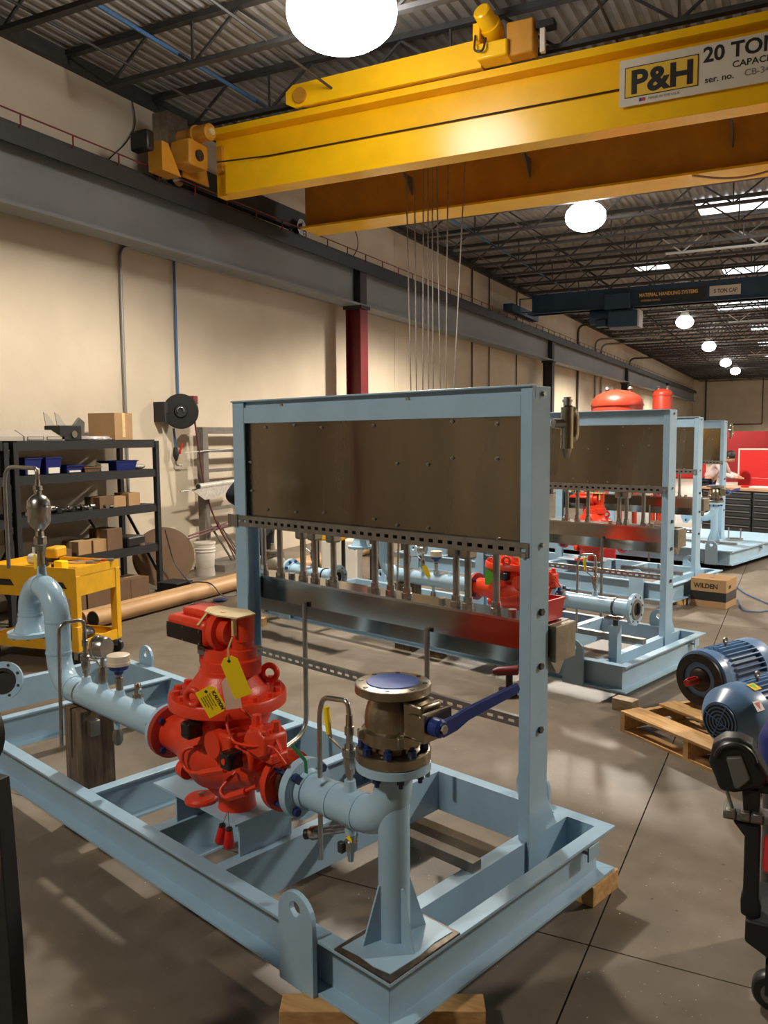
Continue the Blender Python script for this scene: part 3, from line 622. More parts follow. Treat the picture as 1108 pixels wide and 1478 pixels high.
def rack(label):
    VR = 1.06
    t = thing('instrument_rack', label, 'rack', (1.2, VR, .1), **SKID, group='blue framed steel panel racks')
    b = MB()                                        # right post: channel, web outwards
    b.prism([(0, 0), (.055, 0), (.055, .008), (.008, .008), (.008, .127), (.055, .127), (.055, .135), (0, .135)], (.191, VR, .10), (1, 0, 0), (0, 1, 0), (0, 0, 2.095))
    part('post', b, M['blue'], smooth=False, bevel=.002)
    b = MB(); b.prism([(0, 0), (0, .135), (-.05, .135), (-.05, .127), (-.008, .127), (-.008, .010), (-.10, .010), (-.10, 0)], (2.185, VR, .10), (1, 0, 0), (0, 1, 0), (0, 0, 2.095)); part('post', b, M['blue'], smooth=False, bevel=.002)
    b = MB(); b.prism([(0, 0), (.045, 0), (.045, -.008), (.008 + .03, -.008), (.038, -.055), (.030, -.055), (.03, -.008), (0, -.008)], (.191, VR - .012, 2.2), (0, 1, 0), (0, 0, 1), (1.994, 0, 0)); part('top_rail', b, M['blue'], smooth=False, bevel=.0015)
    b = MB(); b.box((.25, VR + .004, 2.075), (2.10, VR + .012, 2.160)); part('panel_angle', b, M['blue'], smooth=False)
    b = MB(); b.box((.22, VR + .026, 1.53), (2.13, VR + .030, 2.10)); pn = part('sheet_panel', b, M['brushed'], smooth=False)
    scr = [(1.92, 2.05), (1.68, 2.06), (1.47, 2.045), (1.10, 2.05), (.62, 2.06), (.38, 2.045), (.62, 1.90), (.38, 1.90), (.95, 1.87), (.76, 1.87), (1.92, 1.60), (1.68, 1.60), (1.46, 1.61), (1.1, 1.60), (.95, 1.58), (.76, 1.58), (2.06, 1.86), (2.12, 1.86), (2.05, 1.70), (.37, 1.56)]
    b = MB(); b.lathe((0, 0, 0), (0, 0, .006), [(0, .008), (1, .008)], 8); b.lathe((0, 0, .006), (0, 0, .014), [(0, .004), (1, .004)], 6); rep('panel_screw', b, M['boltzinc'], [((u, VR + .026, z), (0, -1, 0)) for u, z in scr], pn)
    b = MB(); b.slotted(1.97, .058, .003, 36, .026, .016, (.20, VR - .006, 1.50), (1, 0, 0), (0, 0, 1), (0, .003, 0)); b.box((.20, VR - .003, 1.499), (2.17, VR + .02, 1.5015)); b.box((.20, VR - .003, 1.5565), (2.17, VR + .02, 1.559)); o = part('slotted_strut', b, M['strut'], smooth=False)
    b = MB(); b.box((.20, VR + .02, 1.50), (2.17, VR + .024, 1.558)); part('strut_back', b, M['black'], parent=o, smooth=False)
    b = MB(); b.box((2.15, VR - .012, 1.495), (2.235, VR, 1.562)); part('strut_clip', b, M['strut'], smooth=False)
    b = MB(); b.slotted(1.90, .043, .003, 34, .030, .012, (.22, VR + .03, .765), (1, 0, 0), (0, 0, 1), (0, .003, 0)); b.box((.22, VR + .033, .764), (2.12, VR + .055, .7665)); b.box((.22, VR + .033, .807), (2.12, VR + .055, .8095)); part('slotted_strut', b, M['strut'], smooth=False)
    for z, s in ((2.165, .011), (1.545, .011), (1.265, .016), (1.035, .015), (.762, .015)):
        rep('rack_bolt', boltmb(s, .012), M['boltdark'] if s > .012 else M['boltzinc'], [((.191, VR + .075, z), (-1, 0, 0))])
    rep('rack_bolt', boltmb(.011, .010), M['boltzinc'], [((.222, VR, 1.505), (0, -1, 0)), ((1.77, VR + .018, 2.165), (0, -1, 0)), ((.87, VR + .018, 2.165), (0, -1, 0))])
    b = MB(); b.prism([(0, 0), (.12, 0), (0, .22)], (.22, 1.195, .292), (0, 1, 0), (0, 0, 1), (.012, 0, 0)); part('gusset', b, M['blue'], smooth=False)
    return t
def tray(label):
    t = thing('drip_tray', label, 'tray', (1.2, 1.22, 1.08), **SKID, group='polished trays under the racks')
    b = MB(); b.prism([(0, .13), (0, 0), (.075, -.095), (.095, -.095), (.17, .0), (.17, .13)], (.20, 1.205, 1.065), (0, 1, 0), (0, 0, 1), (2.06, 0, 0)); part('trough', b, M['tray'], smooth=False)
    b = MB(); b.box((.165, 1.212, 1.035), (.20, 1.375, 1.192)); part('end_box', b, M['castrough'], smooth=False, bevel=.004)  # darker steel colour stands in for the dimmer light on this end
    b = MB(); b.box((.20, 1.203, 1.185), (2.26, 1.205, 1.198)); part('hem', b, M['steel'], smooth=False)
    xs = [2.17, 2.02, 1.82, 1.72, 1.57, 1.26, 1.15, 1.04, .73, .66, .50]
    for i, u in enumerate(xs):
        top = 1.50 if i in (0, 1, 5, 6, 7, 10) else 1.44
        b = MB(); b.cyl((u, 1.25, 1.195), (u, 1.25, 1.56), .0165, n=14); o = part('riser_pipe', b, M['pipegrey'])
        b = MB(); b.lathe((u, 1.25, 1.195), (u, 1.25, 1.25), [(0, .027), (.5, .027), (.55, .022), (1, .022)], 8); part('collar', b, M['steel'], parent=o)
        if i in (2, 3, 4, 8, 9):
            b = MB(); b.box((u - .03, 1.215, 1.43), (u + .03, 1.285, 1.53)); part('hub_fitting', b, M['pipegrey'], parent=o, bevel=.012)
    for u in (1.93, 1.62, 1.30, .82, .42):
        b = MB(); b.lathe((u, 1.26, 1.195), (u, 1.26, 1.225), [(0, .02), (1, .02)], 6); part('plug', b, M['steel'])
    for u, z0 in ((.86, .80),):
        b = MB(); b.cyl((u, 1.19, 1.08), (u, 1.19, z0 - .45), .013, n=12); part('drain_pipe', b, M['pipegrey'])
    b = MB(); b.tube(fillet([(1.745, 1.19, 1.09), (1.745, 1.19, .36), (1.70, .9, .30), (1.45, .52, .34), (1.2, .45, .5)], .10), .014, 12); part('drain_pipe', b, M['pipegrey'])
    return t
def relief(label):
    t = thing('relief_fitting', label, 'fitting', (.12, 1.3, 2.0), **SKID, group='bare steel relief fittings beside the racks')
    u, v = .17, 1.29
    b = MB(); b.lathe((u, v, 1.94), (u, v, 2.12), [(0, .026), (.96, .026), (1, .02)], 20); part('body', b, M['bronze'])
    b = MB(); b.lathe((u, v, 2.12), (u, v, 2.155), [(0, .017), (.4, .017), (.42, .021), (.7, .021), (.72, .016), (1, .016)], 12); part('top_plug', b, M['steel'])
    b = MB(); b.lathe((u, v, 1.90), (u, v, 1.94), [(0, .012), (.4, .017), (.9, .02), (1, .02)], 8); part('bottom_plug', b, M['steel'])
    b = MB(); b.tube(fillet([(u - .0, v + .04, 1.98), (u, v + .055, 2.0), (u, v + .055, 2.08), (u, v + .03, 2.10)], .02), .022, 12); part('side_port', b, M['bronze'])
    b = MB(); b.tube([(u, v, 2.045), (u + .03, v - .06, 2.045)], .02, 12); part('mounting_nipple', b, M['boltzinc'])
    return t

def outlet_spool(label):
    t = thing('outlet_spool', label, 'pipe', (.155, VP, .30), **SKID)
    R = .15
    pts = [(.66, VP, ZP), (.44, VP, ZP)] + [tuple(p) for p in arc((.155 + R, VP, ZP + R), R, -PI / 2, -PI, 10, (1, 0, 0), (0, 0, 1))] + [(.155, VP, .905)]
    b = MB(); b.tube(pts, RP, 28); part('elbow_pipe', b, M['bluepipe'])
    b = MB(); b.lathe((.155, VP, .30), (.155, VP, .79), [(0, .054), (.95, .054), (1, .05)], 24); part('stand_pipe', b, M['blue'])
    for c0, c1, u in (((.305, VP, ZP), 0, .31), ((.44, VP, ZP), 0, .44)):
        b = MB(); b.ring((u, VP, ZP), (1, 0, 0), RP + .003, RP - .004, .012, 24); part('weld_bead', b, M['bluepipe'])
    b = MB(); b.lathe((.155, VP, .895), (.155, VP, .924), [(0, .122), (.05, .127), (.95, .127), (1, .122)], 36); part('top_flange', b, M['bluepipe'])
    b = MB(); b.lathe((.565, VP, ZP), (.625, VP, ZP), [(0, .072), (.4, .078), (.42, .114), (1, .114)], 36); part('end_flange', b, M['bluepipe'])
    b = MB(); b.box((-.0, -.0, .2925), (.255, .355, .300)); part('bare_margin', b, M['bare'], smooth=False, bevel=.002)
    b = MB(); b.prism([(.024, .028), (.09, .018), (.16, .026), (.236, .020), (.232, .11), (.240, .22), (.236, .338), (.10, .345), (.022, .338), (.027, .25), (.018, .16)], (0, 0, .300), (1, 0, 0), (0, 1, 0), (0, 0, .003)); part('base_plate', b, M['blue'], smooth=False)
    for a in (.25, .25 + PI / 2, .25 + PI, .25 + 1.5 * PI):
        dx, dy = math.cos(a), math.sin(a); b = MB()
        b.prism([(.05, 0), (.125, 0), (.06, .19), (.05, .19)], (.155, VP, .303), (dx, dy, 0), (0, 0, 1), (-dy * .008, dx * .008, 0)); part('gusset', b, M['blue'], smooth=False)
    b = MB(); b.lathe((.365, VP, .745), (.365, VP, .79), [(0, .026), (.5, .022), (1, .020)], 16); part('boss', b, M['bluepipe'])
    b = MB(); b.lathe((.365, VP, .59), (.365, VP, .64), [(0, .02), (.5, .022), (1, .026)], 16); part('boss', b, M['bluepipe'])
    bolts_on((.155, VP, .895), (0, 0, -1), .103, 8, M['navy'], .2, .014, .018, shank=.014)
    bolts_on((.625 - .034, VP, ZP), (-1, 0, 0), .092, 4, M['navy'], PI / 4, .016, .02)
    return t
def ball_valve(label, lever=True):
    t = thing('ball_valve', label, 'valve', (.155, VP, .925), **SKID, group='flanged steel ball valves with blue lever')
    c = (.155, VP)
    def lz(z0, z1, prof, n=36): b = MB(); return b.lathe((*c, z0), (*c, z1), prof, n)
    part('bottom_flange', lz(.926, .962, [(0, .124), (.1, .127), (.9, .127), (1, .122)]), M['bronze'])
    part('body', lz(.962, 1.155, [(0, .075), (.10, .075), (.13, .088), (.42, .090), (.45, .104), (.62, .106), (.64, .098), (.70, .096), (.85, .085), (1, .074)][:4] + [(.16, .106), (.36, .106), (.40, .094), (.55, .096), (.75, .089), (.88, .078), (.95, .070), (1, .072)]), M['bronze'])
    part('top_flange', lz(1.155, 1.187, [(0, .122), (.1, .127), (.9, .127), (1, .120)]), M['bronze'])
    part('flange_cover', lz(1.187, 1.191, [(0, .088), (1, .086)]), M['bluecap'])
    b = MB(); b.box((-.015, VP - .05, 1.03), (.07, VP + .05, 1.15)); part('bonnet', b, M['bronze'], bevel=.01)
    b = MB(); b.box((-.04, VP - .07, 1.04), (-.03, VP + .07, 1.135)); part('bracket_plate', b, M['bronze'], smooth=False, bevel=.003)
    for s in (-1, 1):
        b = MB(); b.box((-.035, VP + s * .06 - .006, 1.05), (.03, VP + s * .06 + .006, 1.12)); part('bracket_ear', b, M['bronze'], smooth=False)
    b = MB(); b.cyl((-.01, VP - .03, 1.09), (-.085, VP - .03, 1.09), .016, n=16); part('stem', b, M['steel'])
    bolts_on((*c, .962), (0, 0, 1), .105, 8, M['navy'], .2, .015, .022, name='stud_nut', shank=.01)
    bolts_on((*c, 1.187), (0, 0, 1), .108, 8, M['boltdark'], .2, .009, .0015, name='bolt_hole')
    for k in range(4):
        a = .6 + k * PI / 2; q = (c[0] + .108 * math.cos(a), c[1] + .108 * math.sin(a)); b = MB(); b.box((q[0] - .012, q[1] - .012, 1.00), (q[0] + .012, q[1] + .012, 1.035), rz=a); part('body_lug', b, M['castrough'], bevel=.004)
    if lever:
        b = MB(); b.lathe((-.045, VP - .03, 1.09), (-.085, VP - .03, 1.09), [(0, .03), (.8, .03), (1, .022)], 20); lv = part('lever_hub', b, M['navylever'])
        b = MB(); b.lathe((-.085, VP - .03, 1.09), (-.094, VP - .03, 1.09), [(0, .015), (1, .015)], 6); part('hub_nut', b, M['boltzinc'], parent=lv)
        b = MB(); b.prism([(0, -.028), (.07, -.024), (.13, -.008), (.41, .008), (.42, .02), (.41, .044), (.12, .036), (.06, .028), (0, .028)], (-.066, VP - .02, 1.085), (0, 1, .03), (0, 0, 1), (-.014, 0, 0)); part('lever', b, M['navylever'], smooth=False, bevel=.004)
    return t
def cock(u, z0, label, tubepts, handle=True, v=VP, group=None):
    """little isolating valve with fitting and bent sampling tube"""
    t = thing('sample_tube', label, 'tube', (u, v, z0), **SKID, group=group)
    b = MB(); b.lathe((u, v, z0), (u, v, z0 + .045), [(0, .011), (.5, .011), (.52, .018), (1, .018)], 12); part('nipple', b, M['steel'])
    b = MB(); b.lathe((u, v, z0 + .045), (u, v, z0 + .13), [(0, .021), (.2, .025), (.45, .022), (.5, .027), (.8, .027), (.85, .018), (1, .018)], 8); part('valve_body', b, M['steel'])
    b = MB(); b.lathe((u, v, z0 + .13), (u, v, z0 + .235), [(0, .012), (.3, .012), (.32, .017), (.6, .017), (.62, .013), (1, .012)], 8); part('compression_fitting', b, M['steel'])
    if handle:
        b = MB(); b.bar((u + .02, v - .02, z0 + .115), (u + .065, v - .035, z0 + .15), .012, .004); b.bar((u + .062, v - .034, z0 + .145), (u + .075, v - .035, z0 + .24), .016, .006); h = part('handle', b, M['steel'], smooth=False)
        b = MB(); b.tube([(u + .068, v - .035, z0 + .16), (u + .078, v - .036, z0 + .255)], [.010, .012], 8); part('handle_sleeve', b, M['tagyellow'], parent=h)
    b = MB(); b.tube(fillet(tubepts, .05, 8), .0095, 12); part('bent_tube', b, M['steel'])
    return t
def flanged_run(label, u0, u1, goose=True):
    """inlet pipe from the control valve away to the left, with its gooseneck"""
    t = thing('inlet_spool', label, 'pipe', (2.0, VP, ZP), **SKID)
    R = .165; ur = 2.60
    pts = [(1.56, VP, ZP), (ur - .16, VP, ZP)] + [tuple(p) for p in arc((ur - .16, VP, ZP + .16), .16, -PI / 2, 0, 8, (1, 0, 0), (0, 0, 1))] + [(ur, VP, .95), (ur, VP, 1.03)] + [tuple(p) for p in arc((ur + R, VP, 1.03), R, PI, 0, 16, (1, 0, 0), (0, 0, 1))][1:] + [(ur + 2 * R, VP, 1.02)]
    b = MB(); b.tube(pts, RP, 28); part('gooseneck_pipe', b, M['bluepipe'])
    for p, d in (((ur - .16, VP, ZP), (1, 0, 0)), ((ur, VP, .86), (0, 0, 1)), ((ur, VP, 1.03), (0, 0, 1)), ((ur + R, VP, 1.03 + R), (1, 0, 0)), ((ur + 2 * R, VP, 1.02), (0, 0, 1))):
        b = MB(); b.ring(p, d, RP + .003, RP - .004, .012, 24); part('weld_bead', b, M['bluepipe'])
    b = MB(); b.lathe((ur + 2 * R, VP, 1.02), (ur + 2 * R, VP, .90), [(0, RP), (.25, RP + .003), (.6, .085), (.78, .095), (.80, .127), (.98, .127), (1, .122)], 32); part('bell_flange', b, M['bluepipe'])
    bolts_on((ur + 2 * R, VP, .905), (0, 0, -1), .108, 8, M['steel'], .2, .009, .012)
    b = MB(); b.lathe((1.565, VP, ZP), (1.525, VP, ZP), [(0, .075), (.35, .08), (.38, .114), (1, .114)], 36); part('end_flange', b, M['bluepipe'])
    bolts_on((1.552, VP, ZP), (1, 0, 0), .093, 8, M['navy'], .39, .013, .016)
    for u in (2.30, 2.125, 1.965, 1.795):
        b = MB(); b.lathe((u, VP, .745), (u, VP, .782), [(0, .034), (.4, .026), (1, .022)], 16); part('boss', b, M['bluepipe'])
    b = MB(); b.lathe((ur + R, VP, 1.255), (ur + R, VP, 1.31), [(0, .028), (.5, .024), (1, .022)], 16); part('boss', b, M['bluepipe'])
    b = MB(); b.cyl((2.0, VP, .63), (2.0, VP, .58), .015, n=12); part('drain_nipple', b, M['bluepipe'])
    b = MB(); b.lathe((2.0, VP, .58), (2.0, VP, .50), [(0, .018), (.3, .026), (.7, .026), (1, .014)], 8); part('drain_valve', b, M['strut'])
    return t
def air_valve(label):
    u = 2.765
    t = thing('air_release_valve', label, 'valve', (u, VP, 1.31), **SKID)
    b = MB(); b.cyl((u, VP, 1.305), (u, VP, 1.40), .02, n=16); part('nipple', b, M['steel'])
    b = MB(); b.lathe((u, VP, 1.39), (u, VP, 1.50), [(0, .026), (.3, .030), (.35, .036), (.7, .036), (.75, .024), (1, .022)], 8); part('isolating_valve', b, M['steel'])
    b = MB(); b.box((u - .045, VP - .05, 1.30), (u - .02, VP - .045, 1.38)); part('valve_handle', b, M['tagyellow'], bevel=.004)
    b = MB(); b.box((u - .05, VP - .055, 1.385), (u - .02, VP - .05, 1.42)); part('paper_tag', b, M['whiteplastic'], smooth=False)
    b = MB(); b.lathe((u, VP, 1.50), (u, VP, 1.70), [(0, .02), (.08, .035), (.2, .055), (.28, .060), (.62, .060), (.63, .065), (.66, .065), (.67, .061), (.82, .058), (.93, .042), (1, .02)], 28); part('float_body', b, M['steel'])
    b = MB(); b.lathe((u + .055, VP, 1.585), (u + .12, VP, 1.585), [(0, .017), (.5, .017), (.55, .022), (1, .022)], 12); part('side_plug', b, M['steel'])
    b = MB(); b.lathe((u, VP, 1.69), (u, VP, 1.78), [(0, .022), (.3, .022), (.35, .026), (.6, .026), (.65, .016), (1, .014)], 8); part('top_fitting', b, M['steel'])
    b = MB(); b.tube(fillet([(u, VP, 1.77), (u + .0, VP, 1.84), (u + .43, VP, 1.84), (u + .43, VP, 1.60), (u + .43, VP, 1.25)], .14, 12), .011, 12); part('vent_tube', b, M['pipegrey'])
    return t
def gauge(label):
    u = 2.125
    t = thing('pressure_gauge', label, 'gauge', (u, VP, .78), **SKID)
    b = MB(); b.lathe((u, VP, .78), (u, VP, .87), [(0, .018), (.15, .022), (.85, .022), (1, .014)], 6); part('snubber', b, M['steel'])
    b = MB(); b.cyl((u, VP, .865), (u, VP, .92), .011, n=10); part('neck', b, M['steel'])
    b = MB(); b.lathe((u - .03, VP + .012, .965), (u + .03, VP - .012, .965), [(0, .05), (.15, .055), (.75, .055), (.8, .060), (1, .060)], 32); part('case', b, M['steel'])
    b = MB(); b.lathe((u + .029, VP - .0118, .965), (u + .0325, VP - .013, .965), [(0, .052), (1, .050)], 32); part('dial_glass', b, M['glass'])
    b = MB(); b.tube([(u + .02, VP, .86), (u + .06, VP, .885), (u + .13, VP, .88)], .005, 8); part('link_tube', b, M['steel'])
    return t
def transmitter(label):
    u = 1.965
    t = thing('pressure_transmitter', label, 'transmitter', (u, VP, .78), **SKID)
    b = MB(); b.lathe((u, VP, .78), (u, VP, .87), [(0, .017), (.4, .017), (.42, .020), (.7, .02), (.75, .014), (1, .014)], 6); part('hex_neck', b, M['steel'])
    b = MB(); b.lathe((u, VP, .862), (u, VP, .912), [(0, .02), (.3, .025), (.5, .045), (.95, .052), (1, .05)], 28); part('housing', b, M['navylever'])
    b = MB(); b.lathe((u, VP, .908), (u, VP, .958), [(0, .055), (.3, .056), (.32, .054), (.95, .054), (1, .05)], 32); part('cap', b, M['cream'])
    return t
def plug(label):
    u = 1.795
    t = thing('pipe_plug', label, 'fitting', (u, VP, .78), **SKID)
    b = MB(); b.lathe((u, VP, .78), (u, VP, .80), [(0, .024), (1, .024)], 6); part('hex', b, M['steel'])
    b = MB(); b.lathe((u, VP, .80), (u, VP, .85), [(0, .016), (.45, .019), (.5, .015), (.9, .015), (1, .012)], 14); part('stem', b, M['steel'])
    return t

def pedestal(label):
    t = thing('valve_pedestal', label, 'stand', (1.28, .32, .292), **SKID)
    b = MB(); b.box((.985, .14, .428), (1.60, .46, .438)); part('top_plate', b, M['blue'], smooth=False, bevel=.001)
    for u in (.99, 1.45):
        b = MB(); b.box((u, .165, .292), (u + .01, .44, .428)); part('leg_plate', b, M['blue'], smooth=False, bevel=.001)
    b = MB(); b.box((1.00, .40, .30), (1.45, .41, .428)); part('back_plate', b, M['blue'], smooth=False)
    return t
def control_valve(label, tags=True, group='red control valves on the skids'):
    uc, vc = 1.15, VP + .05
    t = thing('control_valve', label, 'valve', (uc, vc, .438), **SKID, group=group)
    b = MB(); b.lathe((.73, VP, ZP), (1.51, VP, ZP), [(0, .075), (.14, .078), (.26, .095), (.40, .13), (.54, .155), (.69, .125), (.8, .09), (.92, .08), (1, .078)], 32); part('body', b, M['red'])
    b = MB(); b.lathe((uc, vc, .50), (uc, vc, .92), [(0, .07), (.08, .10), (.25, .135), (.5, .155), (.7, .165), (.85, .19), (1, .215)], 36); part('bowl', b, M['red'])
    b = MB(); b.lathe((1.49, VP, ZP), (1.522, VP, ZP), [(0, .112), (.1, .118), (1, .118)], 36); part('inlet_flange', b, M['redflange'])
    b = MB(); b.lathe((.700, VP, ZP), (.732, VP, ZP), [(0, .118), (.9, .118), (1, .112)], 36); part('outlet_flange', b, M['red'])
    b = MB(); b.lathe((.625, VP, ZP), (.70, VP, ZP), [(0, .072), (.25, .072), (.27, .078), (.45, .078), (.47, .072), (.6, .072), (.62, .079), (.85, .079), (.87, .070), (1, .07)], 32); part('grooved_coupling', b, M['bronze'])
    rep('stud', boltmb(.009, .08), M['navy'], [(tuple(p), (1, 0, 0)) for p in circle((.625, VP, ZP), (1, 0, 0), .094, 4, .79)])
    bolts_on((1.49, VP, ZP), (-1, 0, 0), .093, 4, M['navy'], PI / 4, .015, .016)
    b = MB(); b.lathe((uc, vc, .885), (uc, vc, .94), [(0, .236), (.12, .245), (.88, .245), (1, .240)], 56); part('cover_flange', b, M['red'])
    rep('cover_bolt', boltmb(.017, .018), M['red'], [(tuple(p), (0, 0, 1)) for p in circle((uc, vc, .94), (0, 0, 1), .212, 16, .1)])
    b = MB(); b.lathe((uc, vc, .94), (uc, vc, 1.13), [(0, .175), (.08, .172), (.22, .150), (.42, .122), (.45, .118), (.52, .118), (.54, .112), (.72, .108), (.74, .098), (1, .092)], 44); part('bonnet', b, M['red'])
    b = MB(); b.lathe((uc - .08, vc + .01, 1.03), (uc - .08, vc + .01, 1.20), [(0, .085), (.35, .085), (.38, .07), (.6, .068), (.62, .056), (1, .056)], 28); part('stem_tower', b, M['red'])
    b = MB(); b.box((uc - .02, vc - .08, 1.04), (uc + .10, vc + .06, 1.15)); part('gear_block', b, M['redflange'], bevel=.02)
    b = MB(); b.box((uc + .03, vc - .09, 1.10), (uc + .08, vc - .078, 1.135)); part('bare_patch', b, M['grey'], smooth=False)
    b = MB(); b.lathe((uc - .10, vc + .01, 1.17), (uc - .10, vc + .01, 1.275), [(0, .048), (1, .048)], 24); part('column', b, M['red'])
    b = MB(); b.lathe((uc - .09, vc - .03, 1.205), (uc + .05, vc - .045, 1.200), [(0, .055), (.3, .055), (.32, .080), (.5, .080), (.52, .073), (.7, .073), (.72, .06), (1, .055)], 32); part('drive_head', b, M['red'])
    b = MB(); b.box((uc - .015, vc - .12, 1.145), (uc + .265, vc + .05, 1.250)); h = part('actuator_housing', b, M['red'], bevel=.022)
    b = MB(); b.box((uc + .02, vc - .07, 1.245), (uc + .22, vc + .07, 1.278)); part('housing_lid', b, M['red'], parent=h, bevel=.012)
    b = MB(); b.box((uc + .002, vc - .126, 1.152), (uc + .256, vc - .118, 1.218)); f = part('switch_cover', b, M['blackgloss'], parent=h, smooth=False, bevel=.002)
    rep('cover_screw', boltmb(.0035, .003), M['boltzinc'], [((uc + du, vc - .126, z), (0, -1, 0)) for du in (.012, .13, .247) for z in (1.160, 1.211)], h)
    b = MB(); b.prism([(-.16, -.05), (-.15, .05), (-.06, .08), (.01, .06), (.10, .045), (.11, .0), (.05, -.06), (-.05, -.075)], (uc, vc - .01, 1.276), (1, 0, 0), (0, 1, 0), (0, 0, .006)); part('masking_tape', b, M['tape'], smooth=False)
    b = MB(); b.box((uc - .125, vc - .055, 1.20), (uc - .112, vc - .038, 1.278)); part('tape_strip', b, M['tape'], smooth=False)
    b = MB(); b.bar((uc + .02, vc - .125, 1.235), (uc + .03, vc - .07, 1.278), .012, .004); part('tape_strip', b, M['tape'], smooth=False)
    b = MB(); b.box((uc - .02, vc - .092, 1.06), (uc + .015, vc - .079, 1.11)); part('bare_patch', b, M['grey'], smooth=False)
    for p, d in (((1.078, .02, .975), (.35, 1, 0)), ((uc - .12, vc + .13, 1.01), (.5, .8, 0))):
        b = MB(); x, y, dd = basis(d); b.tube([Vector(p) + (x * math.cos(a) + y * math.sin(a)) * .032 for a in [2 * PI * i / 20 for i in range(20)]], .013, 10, closed=True); part('lifting_eye', b, M['red'])
    # foot
    b = MB(); b.lathe((uc + .13, vc - .06, .438), (uc + .13, vc - .06, .46), [(0, .07), (.6, .07), (1, .06)], 24); part('foot', b, M['red'])
    b = MB(); b.lathe((uc - .02, vc + .02, .438), (uc - .02, vc + .02, .52), [(0, .082), (.2, .078), (1, .075)], 28); part('base_neck', b, M['red'])
    b = MB(); b.lathe((uc + .13, vc - .06, .46), (uc + .13, vc - .06, .475), [(0, .013), (1, .013)], 6); part('foot_bolt', b, M['boltzinc'])
    # pilot control trim on the near side
    vt = vc - .17
    b = MB(); b.lathe((.985, vt - .03, .80), (.985, vt + .10, .80), [(0, .052), (.35, .054), (.38, .046), (1, .046)], 32); part('pilot_diaphragm', b, M['red'])
    b = MB(); b.box((.88, vt - .02, .765), (.96, vt + .08, .855)); part('pilot_block', b, M['red'], bevel=.012)
    b = MB(); b.box((.78, vt + .0, .73), (.90, vt + .10, .82)); part('pilot_block', b, M['red'], bevel=.015)
    b = MB(); b.prism([(0, .01), (.04, -.01), (.12, 0), (.14, .05), (.11, .09), (.05, .11), (0, .08)], (.675, vt - .01, .815), (1, 0, 0), (0, 0, 1), (0, .11, 0)); part('relay_valve', b, M['red'], bevel=.012)
    b = MB(); b.box((.66, vt + .01, .79), (.83, vt + .09, .83)); part('relay_base', b, M['red'], bevel=.008)
    b = MB(); b.lathe((.775, vt + .03, .88), (.775, vt + .03, .955), [(0, .03), (.4, .03), (.45, .02), (1, .018)], 8); part('relay_plug', b, M['red'])
    b = MB(); b.lathe((.70, vt + .06, .90), (.70, vt + .06, .940), [(0, .02), (1, .018)], 6); part('relay_plug', b, M['red'])
    for u, z in ((1.06, .845), (.80, .79)):
        b = MB(); b.box((u, vt - .085, z - .033), (u + .06, vt - .015, z + .033)); s_ = part('solenoid', b, M['blackgloss'], bevel=.008)
        b = MB(); b.lathe((u + .02, vt - .02, z), (u + .01, vt + .06, z + .005), [(0, .02), (1, .02)], 14); part('solenoid_stem', b, M['red'], parent=s_)
    b = MB(); b.lathe((.83, vt - .085, .79), (.83, vt - .089, .79), [(0, .012), (1, .012)], 14); part('solenoid_button', b, M['red'])
    b = MB(); b.tube(fillet([(1.08, vt + .02, .76), (1.15, vt - .06, .75), (1.15, vt - .06, .68), (1.09, vt - .06, .665), (.98, vt - .06, .70), (.86, vt - .04, .74)], .035), .0075, 10); part('copper_line', b, M['red'])
    b = MB(); b.tube([(1.02, vt - .06, .685), (.88, vt - .045, .735)], .014, 8); part('strainer', b, M['red'])
    b = MB(); b.tube(fillet([(.90, vt + .02, .70), (.92, vt - .05, .64), (.87, vt - .05, .62), (.80, vt - .04, .66), (.735, vt - .01, .70)], .03), .0075, 10); part('copper_line', b, M['red'])
    b = MB(); b.tube([(.86, vt - .05, .632), (.77, vt - .03, .675)], .016, 8); part('strainer', b, M['red'])
    b = MB(); b.tube(fillet([(.96, vt + .03, .92), (.90, vt - .02, .90), (.86, vt - .02, .84), (.76, vt - .02, .85), (.66, vt + .01, .87), (.62, vt + .04, .80)], .03), .0055, 10); part('copper_line', b, M['red'])
    b = MB(); b.tube(fillet([(1.0, vt + .05, .93), (.93, vt + .05, .96), (.80, vt + .05, .91), (.70, vt + .05, .90), (.64, vt + .04, .84)], .03), .0055, 10); part('copper_line', b, M['red'])
    b = MB(); b.lathe((1.31, vc - .13, .60), (1.26, vc - .13, .60), [(0, .035), (.6, .04), (1, .04)], 20); part('side_plug', b, M['red'])
    rep('relay_bolt', boltmb(.010, .012), M['red'], [((.695 + .03 * i, vt + .0 + .03 * j, .905), (0, 0, 1)) for i in range(3) for j in range(3)])
    # tapered cone bolts to pedestal
    if tags:
        pass
    return t
